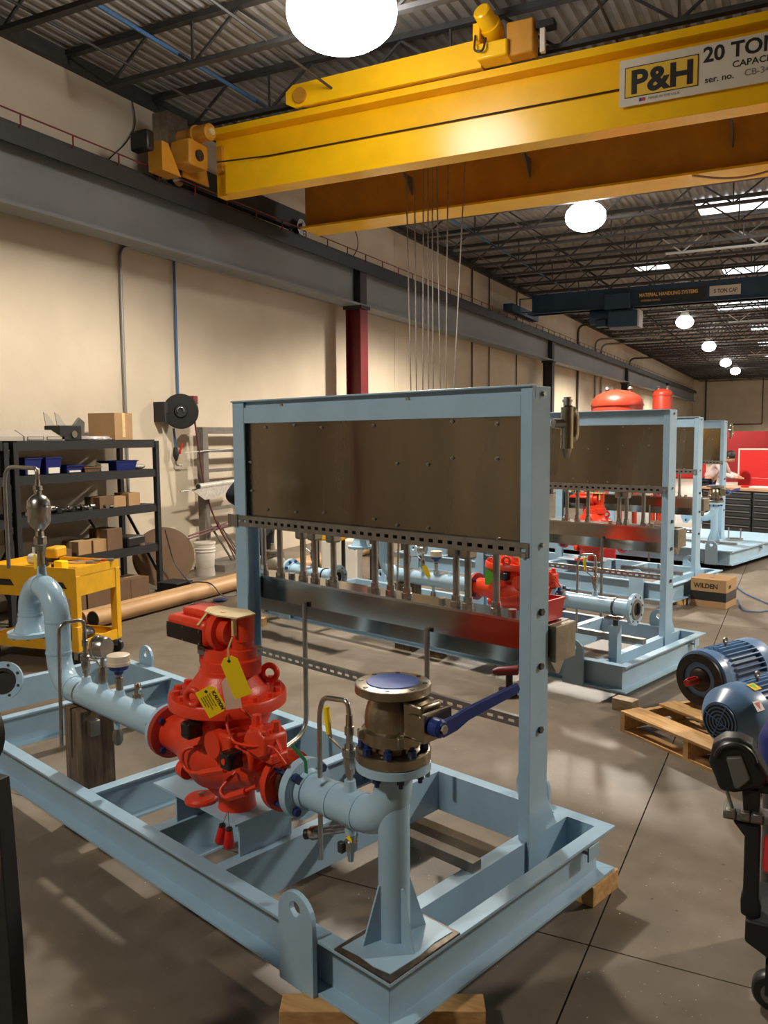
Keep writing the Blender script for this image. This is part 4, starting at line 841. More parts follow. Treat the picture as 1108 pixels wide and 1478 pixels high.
def tags(v=VP - .08):
    uc = 1.15; e1 = Vector((.6, -.8, 0)).normalized()   # faces the camera
    right = Vector((-.74, .67, 0)); up = Vector((0, 0, 1)); fr = Vector((-.67, -.74, 0))
    def card(name, lb, cx, cz, w_, h_, ang, m, v_, string=True, side=False):
        t = thing(name, lb, 'tag', (cx, v_, cz), **SKID)
        r = right * math.cos(ang) + up * math.sin(ang); u_ = -right * math.sin(ang) + up * math.cos(ang)
        o = Vector((cx, v_, cz)) - r * w_ / 2 - u_ * h_ / 2
        b = MB(); b.prism([(0, 0), (w_, 0), (w_, h_ - .018), (w_ - .018, h_), (.018, h_), (0, h_ - .018)], o, r, u_, -fr * .0012); c = part('card', b, m, smooth=False)
        b = MB(); ey_ = o + (r * .014 + u_ * h_ / 2 if side else r * w_ / 2 + u_ * (h_ - .016)); b.lathe(ey_ + fr * .0005, ey_ + fr * .001, [(0, .006), (1, .006)], 12); part('eyelet', b, M['boltdark'])
        if string:
            b = MB(); q = o + r * w_ / 2 + u_ * (h_ - .01); b.tube([q, q + Vector((0, 0, .04)), q + Vector((0, .02, .08))], .003, 6); part('string', b, M['tape'])
        return t, o, r, u_
    t, o, r, u_ = card('caution_tag', 'yellow paper tag lettered CAUTION hanging on the red valve', .921, 1.0, .112, .080, -1.08, M['tagyellow'], .0, False, True)
    q = o + fr * .001
    text('!CAUTION', .0195, q + u_ * .058 + r * .024, r, u_, M['ink'], bold=.0006, sx=.85, ext=.0003)
    for i, s in enumerate(('Remove before start', 'Read instructions', 'valve pressure setting', 'and keep this tag', 'with the valve')):
        text(s, .0085, q + u_ * (.045 - i * .009) + r * .026, r, u_, M['ink'], sx=.8, ext=.0002)
    card('yellow_tag', 'blank yellow card tag above the caution tag on red valve', .765, 1.125, .066, .158, .36, M['tagyellow'], .0)
    card('paper_tag', 'pale pinkish paper tag between the two yellow tags', .855, 1.035, .062, .125, .15, M['tagwhite'], .045, False)
    for k, du in enumerate((0, .045)):
        t = thing('red_sleeve', ('left' if k else 'right') + ' one of two red plastic sleeves hanging in front of the pedestal', 'sleeve', (.87 + du, .03, .43), **SKID, group='red sleeves hanging in front of pedestal')
        b = MB(); b.lathe((.87 + du, .03, .50), (.875 + du * 1.25, .03, .425), [(0, .008), (.1, .014), (.9, .022), (1, .018)], 14); part('sleeve', b, M['redflange'] if False else M['redbin'])
        b = MB(); b.lathe((.87 + du, .03, .505), (.87 + du, .03, .495), [(0, .012), (1, .014)], 12); part('rim', b, M['ink'])
        b = MB(); b.tube([(.87 + du, .03, .50), (.86, .02, .58)], .0015, 5); part('wire', b, M['steel'])

# ------------------------------------------------------------------ skid nearest the viewer
fr1 = skid_frame('nearest light blue skid frame, in the foreground')
rk1 = rack('nearest and largest rack with bare steel panel in blue frame')
tr1 = tray('nearest long steel tray with riser pipes, below the largest panel')
rl1 = relief('steel relief fitting just right of the nearest tall blue post')
out1 = outlet_spool('light blue elbow pipe on flanged stand at the near skid corner')
bv1 = ball_valve('nearest bronze coloured ball valve with blue film and blue lever')
in1 = flanged_run('light blue gooseneck inlet pipe on the nearest skid', 0, 0)
ped1 = pedestal('light blue plate pedestal under the nearest red valve')
cv1 = control_valve('nearest big red control valve on light blue pedestal')
tags()
av1 = air_valve('tall steel air release valve on top of nearest gooseneck')
ga1 = gauge('round steel pressure gauge on the nearest inlet pipe')
tm1 = transmitter('cream capped transmitter on the nearest inlet pipe')
pg1 = plug('small steel pipe plug between transmitter and the red valve')
st1 = cock(2.30, .78, 'bent sampling tube beside the gauge on nearest inlet pipe', [(2.30, VP, 1.01), (2.30, VP, 1.08), (2.305, .06, 1.08), (2.335, .06, .44)], False)
st2 = cock(.365, .79, 'bent sampling tube with yellow handle left of ball valve', [(.365, VP, 1.02), (.37, VP, 1.075), (.50, VP, 1.06), (.52, VP, 1.0), (.525, VP, .44)], True)
t = thing('drain_cock', 'small steel drain cock under the elbow pipe', 'valve', (.365, VP, .6), **SKID)
b = MB(); b.lathe((.365, VP, .595), (.365, VP, .49), [(0, .016), (.25, .016), (.28, .024), (.6, .024), (.65, .014), (1, .010)], 8); part('cock_body', b, M['steel'])
b = MB(); b.box((.38, VP - .03, .52), (.405, VP - .01, .56)); part('cock_handle', b, M['boltdark'], bevel=.004)
b = MB(); b.prism([(0, 0), (.03, .01), (.01, .025)], (.33, VP - .03, .58), (1, 0, 0), (0, 0, 1), (0, .003, 0)); part('cock_tag', b, M['tagyellow'], smooth=False)
t = thing('drain_line', 'steel drain line with knurled plug behind the vertical tube', 'pipe', (.45, .30, .55), **SKID)
b = MB(); b.cyl((.60, .24, .50), (.38, .34, .57), .016, n=14); part('pipe', b, M['steel'])
b = MB(); b.lathe((.63, .225, .49), (.585, .247, .505), [(0, .018), (.2, .026), (.8, .026), (1, .02)], 10); part('knurled_plug', b, M['steel'])
b = MB(); b.lathe((.645, .218, .486), (.63, .225, .49), [(0, .02), (1, .02)], 12); part('rubber_cap', b, M['black'])
b = MB(); b.lathe((.47, .30, .54), (.47, .30, .47), [(0, .018), (.4, .022), (1, .012)], 8); part('branch_cock', b, M['steel'])
t = thing('green_ribbon', 'green ribbon tied over the outlet flange of nearest valve', 'ribbon', (.70, .15, .82), **SKID)
b = MB(); b.bar((.572, .10, .887), (.492, .095, .853), .016, .002, ref=(0, 1, 0)); b.bar((.492, .095, .855), (.489, .095, .808), .016, .002, ref=(0, 1, 0)); part('ribbon', b, M['greenstrap'], smooth=False)
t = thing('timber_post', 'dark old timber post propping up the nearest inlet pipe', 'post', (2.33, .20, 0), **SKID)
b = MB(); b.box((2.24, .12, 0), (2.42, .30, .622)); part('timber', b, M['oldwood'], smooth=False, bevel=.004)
b = MB(); b.box((2.19, .15, .50), (2.24, .20, .58)); part('steel_clip', b, M['strut'], bevel=.004)
def block(u, v, lu, lv, label, m='wood', z=.0, h=.089, grp='timber blocks under the skids', rz=0, skid=True):
    t = thing('timber_block', label, 'block', (u, v, z), skid=skid, group=grp)
    b = MB(); c = (u, v, 0)
    if skid: b.box((u - lu / 2, v - lv / 2, z), (u + lu / 2, v + lv / 2, z + h - .001), rz=rz, c=c)
    else: b.box((-lu / 2, -lv / 2, 0), (lu / 2, lv / 2, h), rz=rz, c=(0, 0, 0))
    part('block', b, M[m], smooth=False, bevel=.003); return t
block(-1.205, 2.37, .69, .09, 'long pine block under the near corner of closest skid', rz=.45, skid=False)
block(.035, 1.36, .085, .22, 'pine block under the right corner of closest skid')
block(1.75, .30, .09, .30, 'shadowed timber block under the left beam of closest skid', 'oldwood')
block(3.9, 1.36, .09, .2, 'timber block under the far left corner of closest skid', 'palewood')
t = thing('flange_end', 'open black-bored light blue pipe flange at the left edge of photo', 'flange', (3.02, -.62, .74), **SKID)
# faces the viewer
cF = skid_world(0, 0); 
b = MB(); c0 = Vector((3.18, .116, .60)); d0 = Vector((-.72, -.64, .28)).normalized()
b.ring(c0 - d0 * .012, d0, .112, .062, .024, 36); part('flange', b, M['bluepipe'])
b = MB(); b.ring(c0 + d0 * .002, d0, .075, .055, .006, 36); part('liner', b, M['black'])
b = MB(); b.lathe(c0 - d0 * .10, c0 - d0 * .01, [(0, .06), (1, .06)], 28); part('bore', b, M['black'])
b = MB(); b.tube(fillet([c0 - d0 * .02, c0 - d0 * .14, c0 - d0 * .16 + Vector((.5, -.1, 0)), c0 - d0 * .16 + Vector((.5, -.1, -.31))], .1), .06, 24); part('pipe', b, M['bluepipe'])
rep('bolt_hole', boltmb(.009, .003), M['ink'], [(tuple(p), tuple(d0)) for p in circle(c0, d0, .093, 8, .3)])

# ---- more skids of the same kind behind
def far(root, dv, label): return dup(root, dv, label)
dv2 = skid_world(1.15, 3.77) - A0
dv3 = Vector((-.826, 11.133, 0)) - skid_world(0, W0)
dv4 = Vector((-.835, 12.857, 0)) - A0
dv5 = Vector((-3.83, 6.66, 0)) - skid_world(.04, VP)
nm = {2: 'second', 3: 'third', 4: 'fourth'}
cl = {2: 'just behind the closest one', 3: 'two rows behind the closest one', 4: 'farthest of the row, near the workbench'}
spool = None
def straight_spool(label, z0=.101):
    t = thing('outlet_spool', label, 'pipe', (.35, VP, ZP), **SKID)
    b = MB(); b.lathe((.66, VP, ZP), (.05, VP, ZP), [(0, RP), (1, RP)], 28); part('pipe', b, M['bluepipe'])
    b = MB(); b.lathe((.645, VP, ZP), (.70, VP, ZP), [(0, .072), (.4, .078), (.42, .114), (1, .114)], 32); part('end_flange', b, M['bluepipe'])
    b = MB(); b.ring((.032, VP, ZP), (1, 0, 0), .120, .055, .028, 36); fl = part('open_flange', b, M['bluepipe'])
    b = MB(); b.ring((.015, VP, ZP), (1, 0, 0), .078, .052, .006, 32); part('raised_face', b, M['strut'], parent=fl)
    b = MB(); b.lathe((.03, VP, ZP), (.05, VP, ZP), [(0, .056), (1, .056)], 24); part('bore', b, M['black'])
    rep('bolt_hole', boltmb(.009, .002), M['ink'], [(tuple(p), (-1, 0, 0)) for p in circle((.018, VP, ZP), (1, 0, 0), .098, 8, .2)])
    bolts_on((.668, VP, ZP), (-1, 0, 0), .092, 8, M['navy'], .39, .014, .018)
    b = MB(); b.lathe((.365, VP, .745), (.365, VP, .79), [(0, .026), (.5, .022), (1, .020)], 16); part('boss', b, M['bluepipe'])
    b = MB(); b.ring((.19, VP, ZP), (1, 0, 0), .072, .064, .014, 28); part('pipe_clamp', b, M['boltdark'])
    if z0 is None: return t
    b = MB(); b.box((.13, VP - .07, .600), (.25, VP + .07, .612)); part('saddle_plate', b, M['strut'], smooth=False)
    b = MB(); b.cyl((.19, VP, .54), (.19, VP, .60), .022, n=6); part('jack_nut', b, M['boltdark'])
    b = MB(); b.box((.155, VP - .035, z0), (.225, VP + .035, .545)); part('support_post', b, M['blue'], smooth=False)
    return t
# second skid
dup(fr1, dv2, 'second light blue skid frame, just behind the closest one'); dup(rk1, dv2, 'second panel rack, seen through and right of the nearest rack')
dup(tr1, dv2, 'second long steel tray, below the second rack panel'); dup(in1, dv2, 'light blue gooseneck inlet pipe of second skid, seen under nearest panel')
dup(ped1, dv2, 'plate pedestal of the second skid'); cv2 = dup(cv1, dv2, 'second red control valve, seen right of the nearest panel gap')
dup(ga1, dv2, 'pressure gauge on the second skid pipe, under the panel'); dup(tm1, dv2, 'cream capped transmitter on the second skid pipe')
dup(st2, dv2, 'bent sampling tube with yellow handle on the second skid outlet')
dup(st1, dv2, 'bent sampling tube on the second skid inlet pipe')
sp2 = straight_spool('straight light blue outlet pipe with open flange on second skid'); sp2.location = Vector(sp2.location) + dv2
sp5 = straight_spool('light blue pipe with open flange behind left part of nearest tray', None); sp5.location = Vector(sp5.location) + dv5
t = thing('line_valve', 'dull steel valve bodies left of the open flanged pipe behind tray', 'valve', (1.1, VP, ZP), **SKID); t.location = Vector(t.location) + dv5
b = MB(); b.lathe((.70, VP, ZP), (1.25, VP, ZP), [(0, .10), (.04, .10), (.06, .07), (.2, .08), (.35, .12), (.5, .13), (.65, .12), (.8, .08), (.94, .07), (.96, .10), (1, .10)], 28); part('valve_body', b, M['castrough'])
b = MB(); b.lathe((.97, VP, ZP + .1), (.97, VP, ZP + .24), [(0, .07), (.3, .07), (.35, .09), (.5, .09), (.55, .03), (1, .02)], 20); part('bonnet', b, M['castrough'])
b = MB(); b.lathe((1.25, VP, ZP), (1.42, VP, ZP), [(0, .06), (1, .06)], 20); part('pipe', b, M['steel'])
b = MB(); b.box((1.36, VP - .05, 0), (1.44, VP + .05, ZP - .05)); part('support_post', b, M['blacksteel'], smooth=False)
dup(st2, dv5, 'sampling tube on the leftmost open flanged pipe behind the tray')
# third
dup(fr1, dv3, 'third light blue skid frame, two rows behind the closest one'); dup(rk1, dv3, 'third panel rack, its tall post just right of the second post')
dup(tr1, dv3, 'third long steel tray, ending right of the second tall post'); cv3 = dup(cv1, dv3, 'third red control valve, showing between second and third trays')
dup(in1, dv3, 'gooseneck inlet pipe of the third skid, mostly hidden'); dup(ped1, dv3, 'plate pedestal of the third skid')
# fourth, decked
fr4 = skid_frame('fourth light blue skid with flat deck plate, nearest the workbench', True, 2.6, .30); fr4.location = Vector(fr4.location) + dv4
dv4r = dv4 + SU * .50 + SV * .28; dv4s = dv4 + SU * .44 + SV * .62
dup(rk1, dv4r, 'fourth panel rack, rightmost post beside the ball valve'); dup(rl1, dv4r, 'steel relief fitting right of the fourth rack post')
dup(rl1, dv4r + SU * .62 + SV * -.30, 'steel relief fitting in front of the fourth rack panel')
dup(out1, dv4s + Vector((0, 0, .008)), 'light blue flanged stand on the decked fourth skid'); dup(bv1, dv4s + Vector((0, 0, .008)), 'far ball valve on the decked fourth skid')
t = thing('flange_plate', 'round steel plate with two upright studs on the deck of fourth skid', 'flange', tuple(Vector((-.90, 14.25, .30))), absolute=True)
b = MB(); b.lathe((-.90, 14.25, .301), (-.90, 14.25, .33), [(0, .13), (1, .13)], 28); part('plate', b, M['steel'])
for s in (-1, 1):
    b = MB(); b.cyl((-.90 + s * .09, 14.25 - s * .03, .33), (-.90 + s * .09, 14.25 - s * .03, .50), .011, n=8); part('stud', b, M['steel'])
t = thing('tag', 'yellow card tag on the second red valve', 'tag', (1.15 - .08, VP - .06, 1.0), **SKID); t.location = Vector(t.location) + dv2
b = MB(); b.prism([(0, 0), (.08, .02), (.07, .13), (-.01, .11)], (1.02, VP - .07, .92), (-.8, .5, 0), (0, 0, 1), (0, .001, 0)); part('card', b, M['tagyellow'], smooth=False)
b = MB(); b.prism([(0, 0), (.05, .02), (.06, .11), (.0, .12)], (1.08, VP - .075, .94), (-.8, .5, 0), (0, 0, 1), (0, .001, 0)); part('white_slip', b, M['whiteplastic'], smooth=False)
t = thing('tag', 'lime green tag hanging on the second red valve', 'tag', (1.30, VP - .1, .85), **SKID); t.location = Vector(t.location) + dv2
b = MB(); b.prism([(0, 0), (.075, 0), (.075, .12), (.06, .14), (.015, .14), (0, .12)], (1.33, VP - .12, .74), (-.8, .5, 0), (0, 0, 1), (0, .001, 0)); part('card', b, M['green'], smooth=False)
t = thing('tag', 'small yellow tag on the second skid inlet pipe', 'tag', (2.0, VP - .06, .80), **SKID); t.location = Vector(t.location) + dv2
b = MB(); b.prism([(0, 0), (.05, -.02), (.0, .11), (-.05, .10)], (2.02, VP - .07, .72), (-.8, .5, 0), (0, 0, 1), (0, .001, 0)); part('card', b, M['tagyellow'], smooth=False)
t = thing('timber_post', 'dark old timber post propping up the second inlet pipe', 'post', (2.33, .20, 0), **SKID); t.location = Vector(t.location) + dv2
b = MB(); b.box((2.24, .12, 0), (2.42, .30, .622)); part('timber', b, M['oldwood'], smooth=False)
# small red bin on the end of the nearest tray
t = thing('parts_bin', 'small red plastic bin resting on the right end of nearest tray', 'bin', (.28, 1.295, 1.199), **SKID)
def bin_mesh(w, d, h, tk=.004, taper=.85):
    b = MB(); o = [(-w / 2, -d / 2), (w / 2, -d / 2), (w / 2, d / 2), (-w / 2, d / 2)]
    def ringv(s, z, ins=0): return [(x * s - (ins if x > 0 else -ins), y * s - (ins if y > 0 else -ins), z) for x, y in o]
    vs = ringv(taper, 0) + ringv(1, h) + ringv(1.06, h) + ringv(1.06, h - .012) ; vs = ringv(taper, 0) + ringv(1, h - .012) + ringv(1.07, h - .012) + ringv(1.07, h) + ringv(1, h, tk) + ringv(taper, tk, tk)
    fs = [(3, 2, 1, 0)]
    for k in range(5):
        for i in range(4): a, c = k * 4 + i, k * 4 + (i + 1) % 4; fs.append((a, c, c + 4, a + 4))
    fs.append((20, 21, 22, 23)); return b, vs, fs
b, vs, fs = bin_mesh(.13, .13, .095); b.add([(x + .28, y + 1.295, z + 1.199) for x, y, z in vs], fs); part('tub', b, M['redbin'], smooth=False)

# ---- timber blocks, placed in the hall
for x, y, rz, lb, m in ((-1.08, 6.05, -.3, 'pale timber block under near corner of the second skid', 'palewood'), (-2.9, 6.85, -.3, 'dark block under the near beam of second skid', 'oldwood'), (-5.08, 7.2, .2, 'small cube block under the left end of the second skid', 'wood'), (-1.22, 10.2, -.3, 'timber block under the right corner of third skid', 'wood'), (-2.1, 7.35, .6, 'loose timber offcut on the floor inside second skid', 'wood')):
    block(x, y, .16 if 'cube' not in lb else .11, .10, lb, m, 0, .088, rz=rz, skid=False)

# ================================================================== WALL SIDE
def box_thing(name, label, cat, loc, size, m, rz=0, bevel=.004, pname='body', group=None, extra=None):
    t = thing(name, label, cat, loc, rz=rz, group=group); w_, d, h = size
    b = MB(); b.box((-w_ / 2, -d / 2, 0), (w_ / 2, d / 2, h)); part(pname, b, M[m] if isinstance(m, str) else m, smooth=False, bevel=bevel)
    if extra: extra(t)
    return t
def carton(label, loc, size, rz=0, m='card', open_=False, group=None):
    t = thing('carton', label, 'box', loc, rz=rz, group=group); w_, d, h = size
    b = MB(); b.box((-w_ / 2, -d / 2, 0), (w_ / 2, d / 2, h)); part('carton_body', b, M[m], smooth=False, bevel=.003)
    b = MB(); b.box((-w_ * .08, -d / 2 - .0008, h * .1), (w_ * .08, d / 2 + .0008, h + .0008)); part('tape', b, M['tape'] if m != 'carddark' else M['card'], smooth=False)
    return t
# rack shelving in two bays
def shelving(y0, y1, label):
    t = thing('shelving_unit', label, 'shelf', (-7.76, (y0 + y1) / 2, 0), absolute=True, group='black boltless shelving along the wall')
    for x in (-7.45, -8.07):
        for y in (y0, y1):
            b = MB(); b.prism([(-.03, -.03), (.03, -.03), (.03, .03), (-.03, .03)], (x, y, 0), (1, 0, 0), (0, 1, 0), (0, 0, 1.96 if x > -7.6 else 1.96)); part('upright', b, M['blacksteel'], smooth=False)
            b = MB(); b.box((x - .05, y - .05, 0), (x + .05, y + .05, .012)); part('foot_plate', b, M['blacksteel'], smooth=False)
    for z in (1.975, 1.60, 1.15, .635):
        b = MB(); b.box((-8.08, y0 + .03, z - .02), (-7.44, y1 - .03, z)); part('shelf_board', b, M['blacksteel'], smooth=False)
        for x in (-7.45, -8.07):
            b = MB(); b.box((x - .02, y0 + .03, z - .10), (x + .02, y1 - .03, z - .02)); part('shelf_beam', b, M['blacksteel'], smooth=False)
        for y in (y0, y1):
            b = MB(); b.box((-8.05, y - .015, z - .09), (-7.47, y + .015, z - .03)); part('side_rail', b, M['blacksteel'], smooth=False)
    b = MB(); b.bar((-8.05, y1 + .02, 1.08), (-7.46, y1 + .02, .2), .012, .045); part('side_brace', b, M['blacksteel'], smooth=False)
    b = MB(); b.bar((-8.10, y1 - .6, 1.05), (-8.10, y1 - .05, .25), .04, .008); part('back_brace', b, M['blacksteel'], smooth=False); b = MB(); b.bar((-8.10, y0 + .6, 1.05), (-8.10, y0 + .05, .25), .04, .008); part('back_brace', b, M['blacksteel'], smooth=False)
    return t
shelving(6.16, 8.33, 'black steel shelving unit with four loaded shelves left of hose reel')
shelving(3.86, 6.04, 'second black shelving unit cut off at the left photo edge')
ZS = (1.976, 1.601, 1.151, .636)
carton('brown cardboard box standing on top of the shelving at right', (-7.72, 7.83, ZS[0]), (.34, .40, .33), PI / 2 + .1)
t = thing('plastic_bag', 'greyish plastic sheet leaning behind the brown box on top shelf', 'bag', (-7.95, 7.45, ZS[0]))
b = MB(); b.prism([(-.12, 0), (.14, 0), (.12, .22), (.02, .28), (-.08, .16)], (0, 0, 0), (0, 1, 0), (.2, 0, 1), (.03, 0, 0)); part('sheet', b, M['grey'], bevel=.01)
t = thing('flat_parcel', 'flat grey wrapped parcel lying on top of the shelving', 'parcel', (-7.7, 7.45, ZS[0]))
b = MB(); b.lathe((0, 0, 0), (0, 0, .05), [(0, .24), (.3, .25), (.8, .24), (1, .2)], 20); part('wrapped_roll', b, M['plasticwrap'])
b = MB(); b.box((-.1, .1, .0), (.15, .55, .025)); part('sheet', b, M['greycard'], bevel=.008)
t = thing('bracket', 'black folded metal bracket with pale fins on top shelf', 'bracket', (-7.6, 6.95, ZS[0]))
b = MB(); b.box((-.15, -.12, 0), (.1, .2, .17)); part('bracket_body', b, M['blacksteel'], smooth=False, bevel=.01)
for y in (-.14, .02):
    b = MB(); b.prism([(0, 0), (.13, 0), (.02, .13), (-.03, .15)], (-.1, y, .17), (0, 1, 0), (0, 0, 1), (.01, 0, 0)); part('fin', b, M['greycard'], smooth=False)
b = MB(); b.lathe((.1, .08, .07), (.115, .08, .07), [(0, .04), (1, .04)], 16); part('hole', b, M['steel'])
for i, (y, w_) in enumerate(((6.62, .55), (6.08, .5), (5.3, .9))):
    t = thing('flat_box', ('grey flat carton with two label windows on top shelf', 'grey flat carton left of the labelled one on top shelf', 'long grey carton at the far left on top shelf')[i], 'box', (-7.62, y, ZS[0]), group='grey flat cartons on top shelf')
    b = MB(); b.prism([(0, 0), (.34, 0), (.34, .05), (.2, .12), (0, .12)], (-.22, -w_ / 2, 0), (1, 0, 0), (0, 0, 1), (0, w_, 0)); part('carton_body', b, M['greycard'], smooth=False, bevel=.004)
    if i < 1:
        for s in (-.13, .13):
            b = MB(); b.box((.121, s - .11, .008), (.123, s + .11, .045)); part('label_frame', b, M['ink'], smooth=False)
            b = MB(); b.box((.122, s - .10, .013), (.1245, s + .10, .040)); part('label_paper', b, M['greycard'], smooth=False)
# blue bins and contents of second shelf
for i, (y, w_, h, lb) in enumerate(((6.42, .22, .19, 'tall blue parts bin with white label, left of pair'), (6.70, .22, .19, 'tall blue parts bin with white label, right of pair'), (7.0, .24, .09, 'low blue parts bin beside the two tall ones'), (7.83, .36, .12, 'wide blue parts bin at the right end of shelf'), (5.75, .24, .19, 'blue parts bin on the left hand shelving unit'), (5.45, .24, .19, 'second blue parts bin on the left hand shelving unit'))):
    t = thing('parts_bin', lb, 'bin', (-7.62, y, ZS[1]), rz=0, group='blue parts bins on the shelving')
    b, vs, fs = bin_mesh(.30, w_, h); b.add(vs, fs); part('tub', b, M['bluebin'], smooth=False)
    if i < 3:
        b = MB(); b.box((.130, -w_ * .35, .01), (.150, w_ * .35, .075 if i < 2 else .03)); part('label_card', b, M['whiteplastic'], smooth=False)
carton('small white-fronted carton on the second shelf', (-7.56, 7.50, ZS[1]), (.10, .12, .09), 0, 'greycard')
t = thing('tray_of_parts', 'low brown tray of parts beside the white carton', 'tray', (-7.6, 7.3, ZS[1])); b, vs, fs = bin_mesh(.2, .26, .06); b.add(vs, fs); part('tub', b, M['carddark'], smooth=False)
t = thing('plastic_bag', 'small clear crumpled bag at right end of second shelf', 'bag', (-7.58, 8.13, ZS[1])); b = MB(); b.ball((0, 0, .035), .09, 12, 8, (1, 1.2, .4)); part('bag', b, M['plasticwrap'])
ORD = ['first', 'second', 'third', 'fourth', 'fifth', 'sixth', 'seventh', 'eighth', 'ninth', 'tenth', 'eleventh', 'twelfth', 'thirteenth', 'fourteenth']
def fittings(y, z, label, n, spread, seed, x=-7.6, ms=('steel', 'rustblack', 'strut')):
    rnd = random.Random(seed); 
    for i in range(n):
        lb_ = ORD[i] + ' ' + ('straight', 'elbow', 'ring')[i % 3] + ' ' + label
        t = thing('pipe_fitting', lb_, 'fitting', (x + rnd.uniform(-.10, .12), y + (i + .5) * spread / n - spread / 2, z), rz=rnd.uniform(0, 6), group=label)
        r = rnd.uniform(.02, .038); k = i % 3; b = MB(); m = M[ms[i % len(ms)]]
        if k == 0: b.lathe((-.05, 0, r), (.05, 0, r), [(0, r), (.2, r), (.22, r * .8), (.78, r * .8), (.8, r), (1, r)], 14); part('body', b, m)
        elif k == 1: b.tube(fillet([(-.05, 0, r), (.02, 0, r), (.02, .06, r)], .03), r * .8, 12); part('elbow', b, m)
        else: b.ring((0, 0, .014), (0, 0, 1), r * 1.5, r * .8, .028, 18); part('ring', b, m)
fittings(7.25, ZS[2], 'steel fitting from the left in the middle of third shelf', 14, .75, 3)
fittings(6.85, ZS[2], 'dark hose fitting from the left at left end of third shelf', 6, .35, 5, ms=('rustblack', 'black'))
fittings(8.0, ZS[3], 'small fitting from the left at right end of lowest shelf', 4, .3, 8)
for i, (y, z, s, m, lb) in enumerate(((6.72, ZS[2], (.08, .14, .08), 'whiteplastic', 'small white box at left of third shelf'), (7.72, ZS[2], (.22, .22, .13), 'card', 'open brown carton on third shelf, left of the pair'), (7.97, ZS[2], (.24, .20, .16), 'card', 'brown carton on third shelf, right of the pair'), (7.5, ZS[2], (.25, .24, .14), 'carddark', 'dark carton behind the fittings on third shelf'),
        (7.12, ZS[3], (.26, .20, .16), 'card', 'brown carton on lowest shelf, left of two'), (7.36, ZS[3], (.26, .22, .15), 'card', 'brown carton on lowest shelf, right of two'), (7.58, ZS[3], (.3, .25, .26), 'carddark', 'dark carton at the back of the lowest shelf'), (6.75, ZS[3], (.3, .3, .1), 'carddark', 'low dark carton at the left of lowest shelf'),
        (7.40, 0, (.35, .70, .26), 'carddark', 'large brown open carton on the floor under the shelving'), (7.92, 0, (.34, .32, .24), 'carddark', 'square brown carton on the floor under right end of shelving'), (6.75, 0, (.4, .5, .3), 'carddark', 'dark carton on the floor behind the yellow cart'))):
    carton(lb, (-7.62 + (.04 if z == 0 else 0), y, z), s, 0, m)
box_thing('tool_case', 'black plastic case at the right of lowest shelf', 'case', (-7.6, 7.92, ZS[3]), (.3, .34, .13), 'black', .1, .02)
t = thing('low_platform', 'black steel machine base at the foot of right shelving upright', 'base', (-7.22, 8.36, 0)); b = MB(); b.box((-.15, -.13, 0), (.13, .15, .12)); b.box((-.17, -.16, .12), (.16, .16, .14)); part('base', b, M['blacksteel'], smooth=False, bevel=.006)
# hose reel
t = thing('hose_reel', 'round black hose reel mounted high on the cream wall', 'reel', (-8.0, 9.45, 2.37), absolute=True)
b = MB(); b.lathe((-8.08, 9.58, 2.37), (-7.92, 9.40, 2.37), [(0, .20), (.12, .24), (.2, .2), (.70, .2), (.72, .25), (.95, .25), (1, .235)], 40); part('drum', b, M['black'])
b = MB(); b.lathe((-7.92, 9.40, 2.37), (-7.90, 9.378, 2.37), [(0, .10), (1, .08)], 24); part('hub', b, M['blacksteel'])
b = MB(); b.tube(arc((-7.89, 9.36, 2.38), .045, -.5, PI * 1.2, 10, (.7, .7, 0), (0, 0, 1)), .008, 8); part('crank', b, M['boltzinc'])
b = MB(); b.box((-8.2, 9.15, 2.22), (-8.0, 9.22, 2.5)); part('wall_bracket', b, M['blacksteel'], smooth=False)
b = MB(); b.box((-8.0, 9.66, 2.48), (-7.9, 9.76, 2.60)); part('outlet_block', b, M['maroon'], smooth=False, bevel=.006)
t = thing('regulator', 'small air regulator with red handle hanging below the hose reel', 'regulator', (-8.13, 9.5, 1.65), absolute=True)
b = MB(); b.tube([(-8.12, 9.47, 2.13), (-8.12, 9.5, 1.85)], .018, 10); part('drop_pipe', b, M['bluepaintpipe'])
b = MB(); b.lathe((-8.12, 9.5, 1.86), (-8.12, 9.5, 1.66), [(0, .025), (.3, .04), (.6, .045), (.8, .03), (1, .015)], 14); part('bowl', b, M['blacksteel'])
b = MB(); b.bar((-8.1, 9.56, 1.76), (-8.08, 9.6, 1.92), .02, .02); part('red_lever', b, M['redlid'])
b = MB(); b.tube(fillet([(-8.12, 9.5, 1.66), (-8.12, 9.5, 1.60), (-8.12, 9.62, 1.59)], .03), .012, 8); part('tail_pipe', b, M['strut'])
pipe_thing('air_hose', 'maroon air hose running from the reel down past the ladder', [(-7.93, 9.70, 2.54), (-7.93, 9.68, 2.4), (-7.92, 9.74, 2.0), (-7.92, 9.88, 1.2), (-7.85, 10.1, .6), (-7.6, 10.35, .06), (-7.3, 10.3, .02)], .013, M['hose'], 'hose', .3)
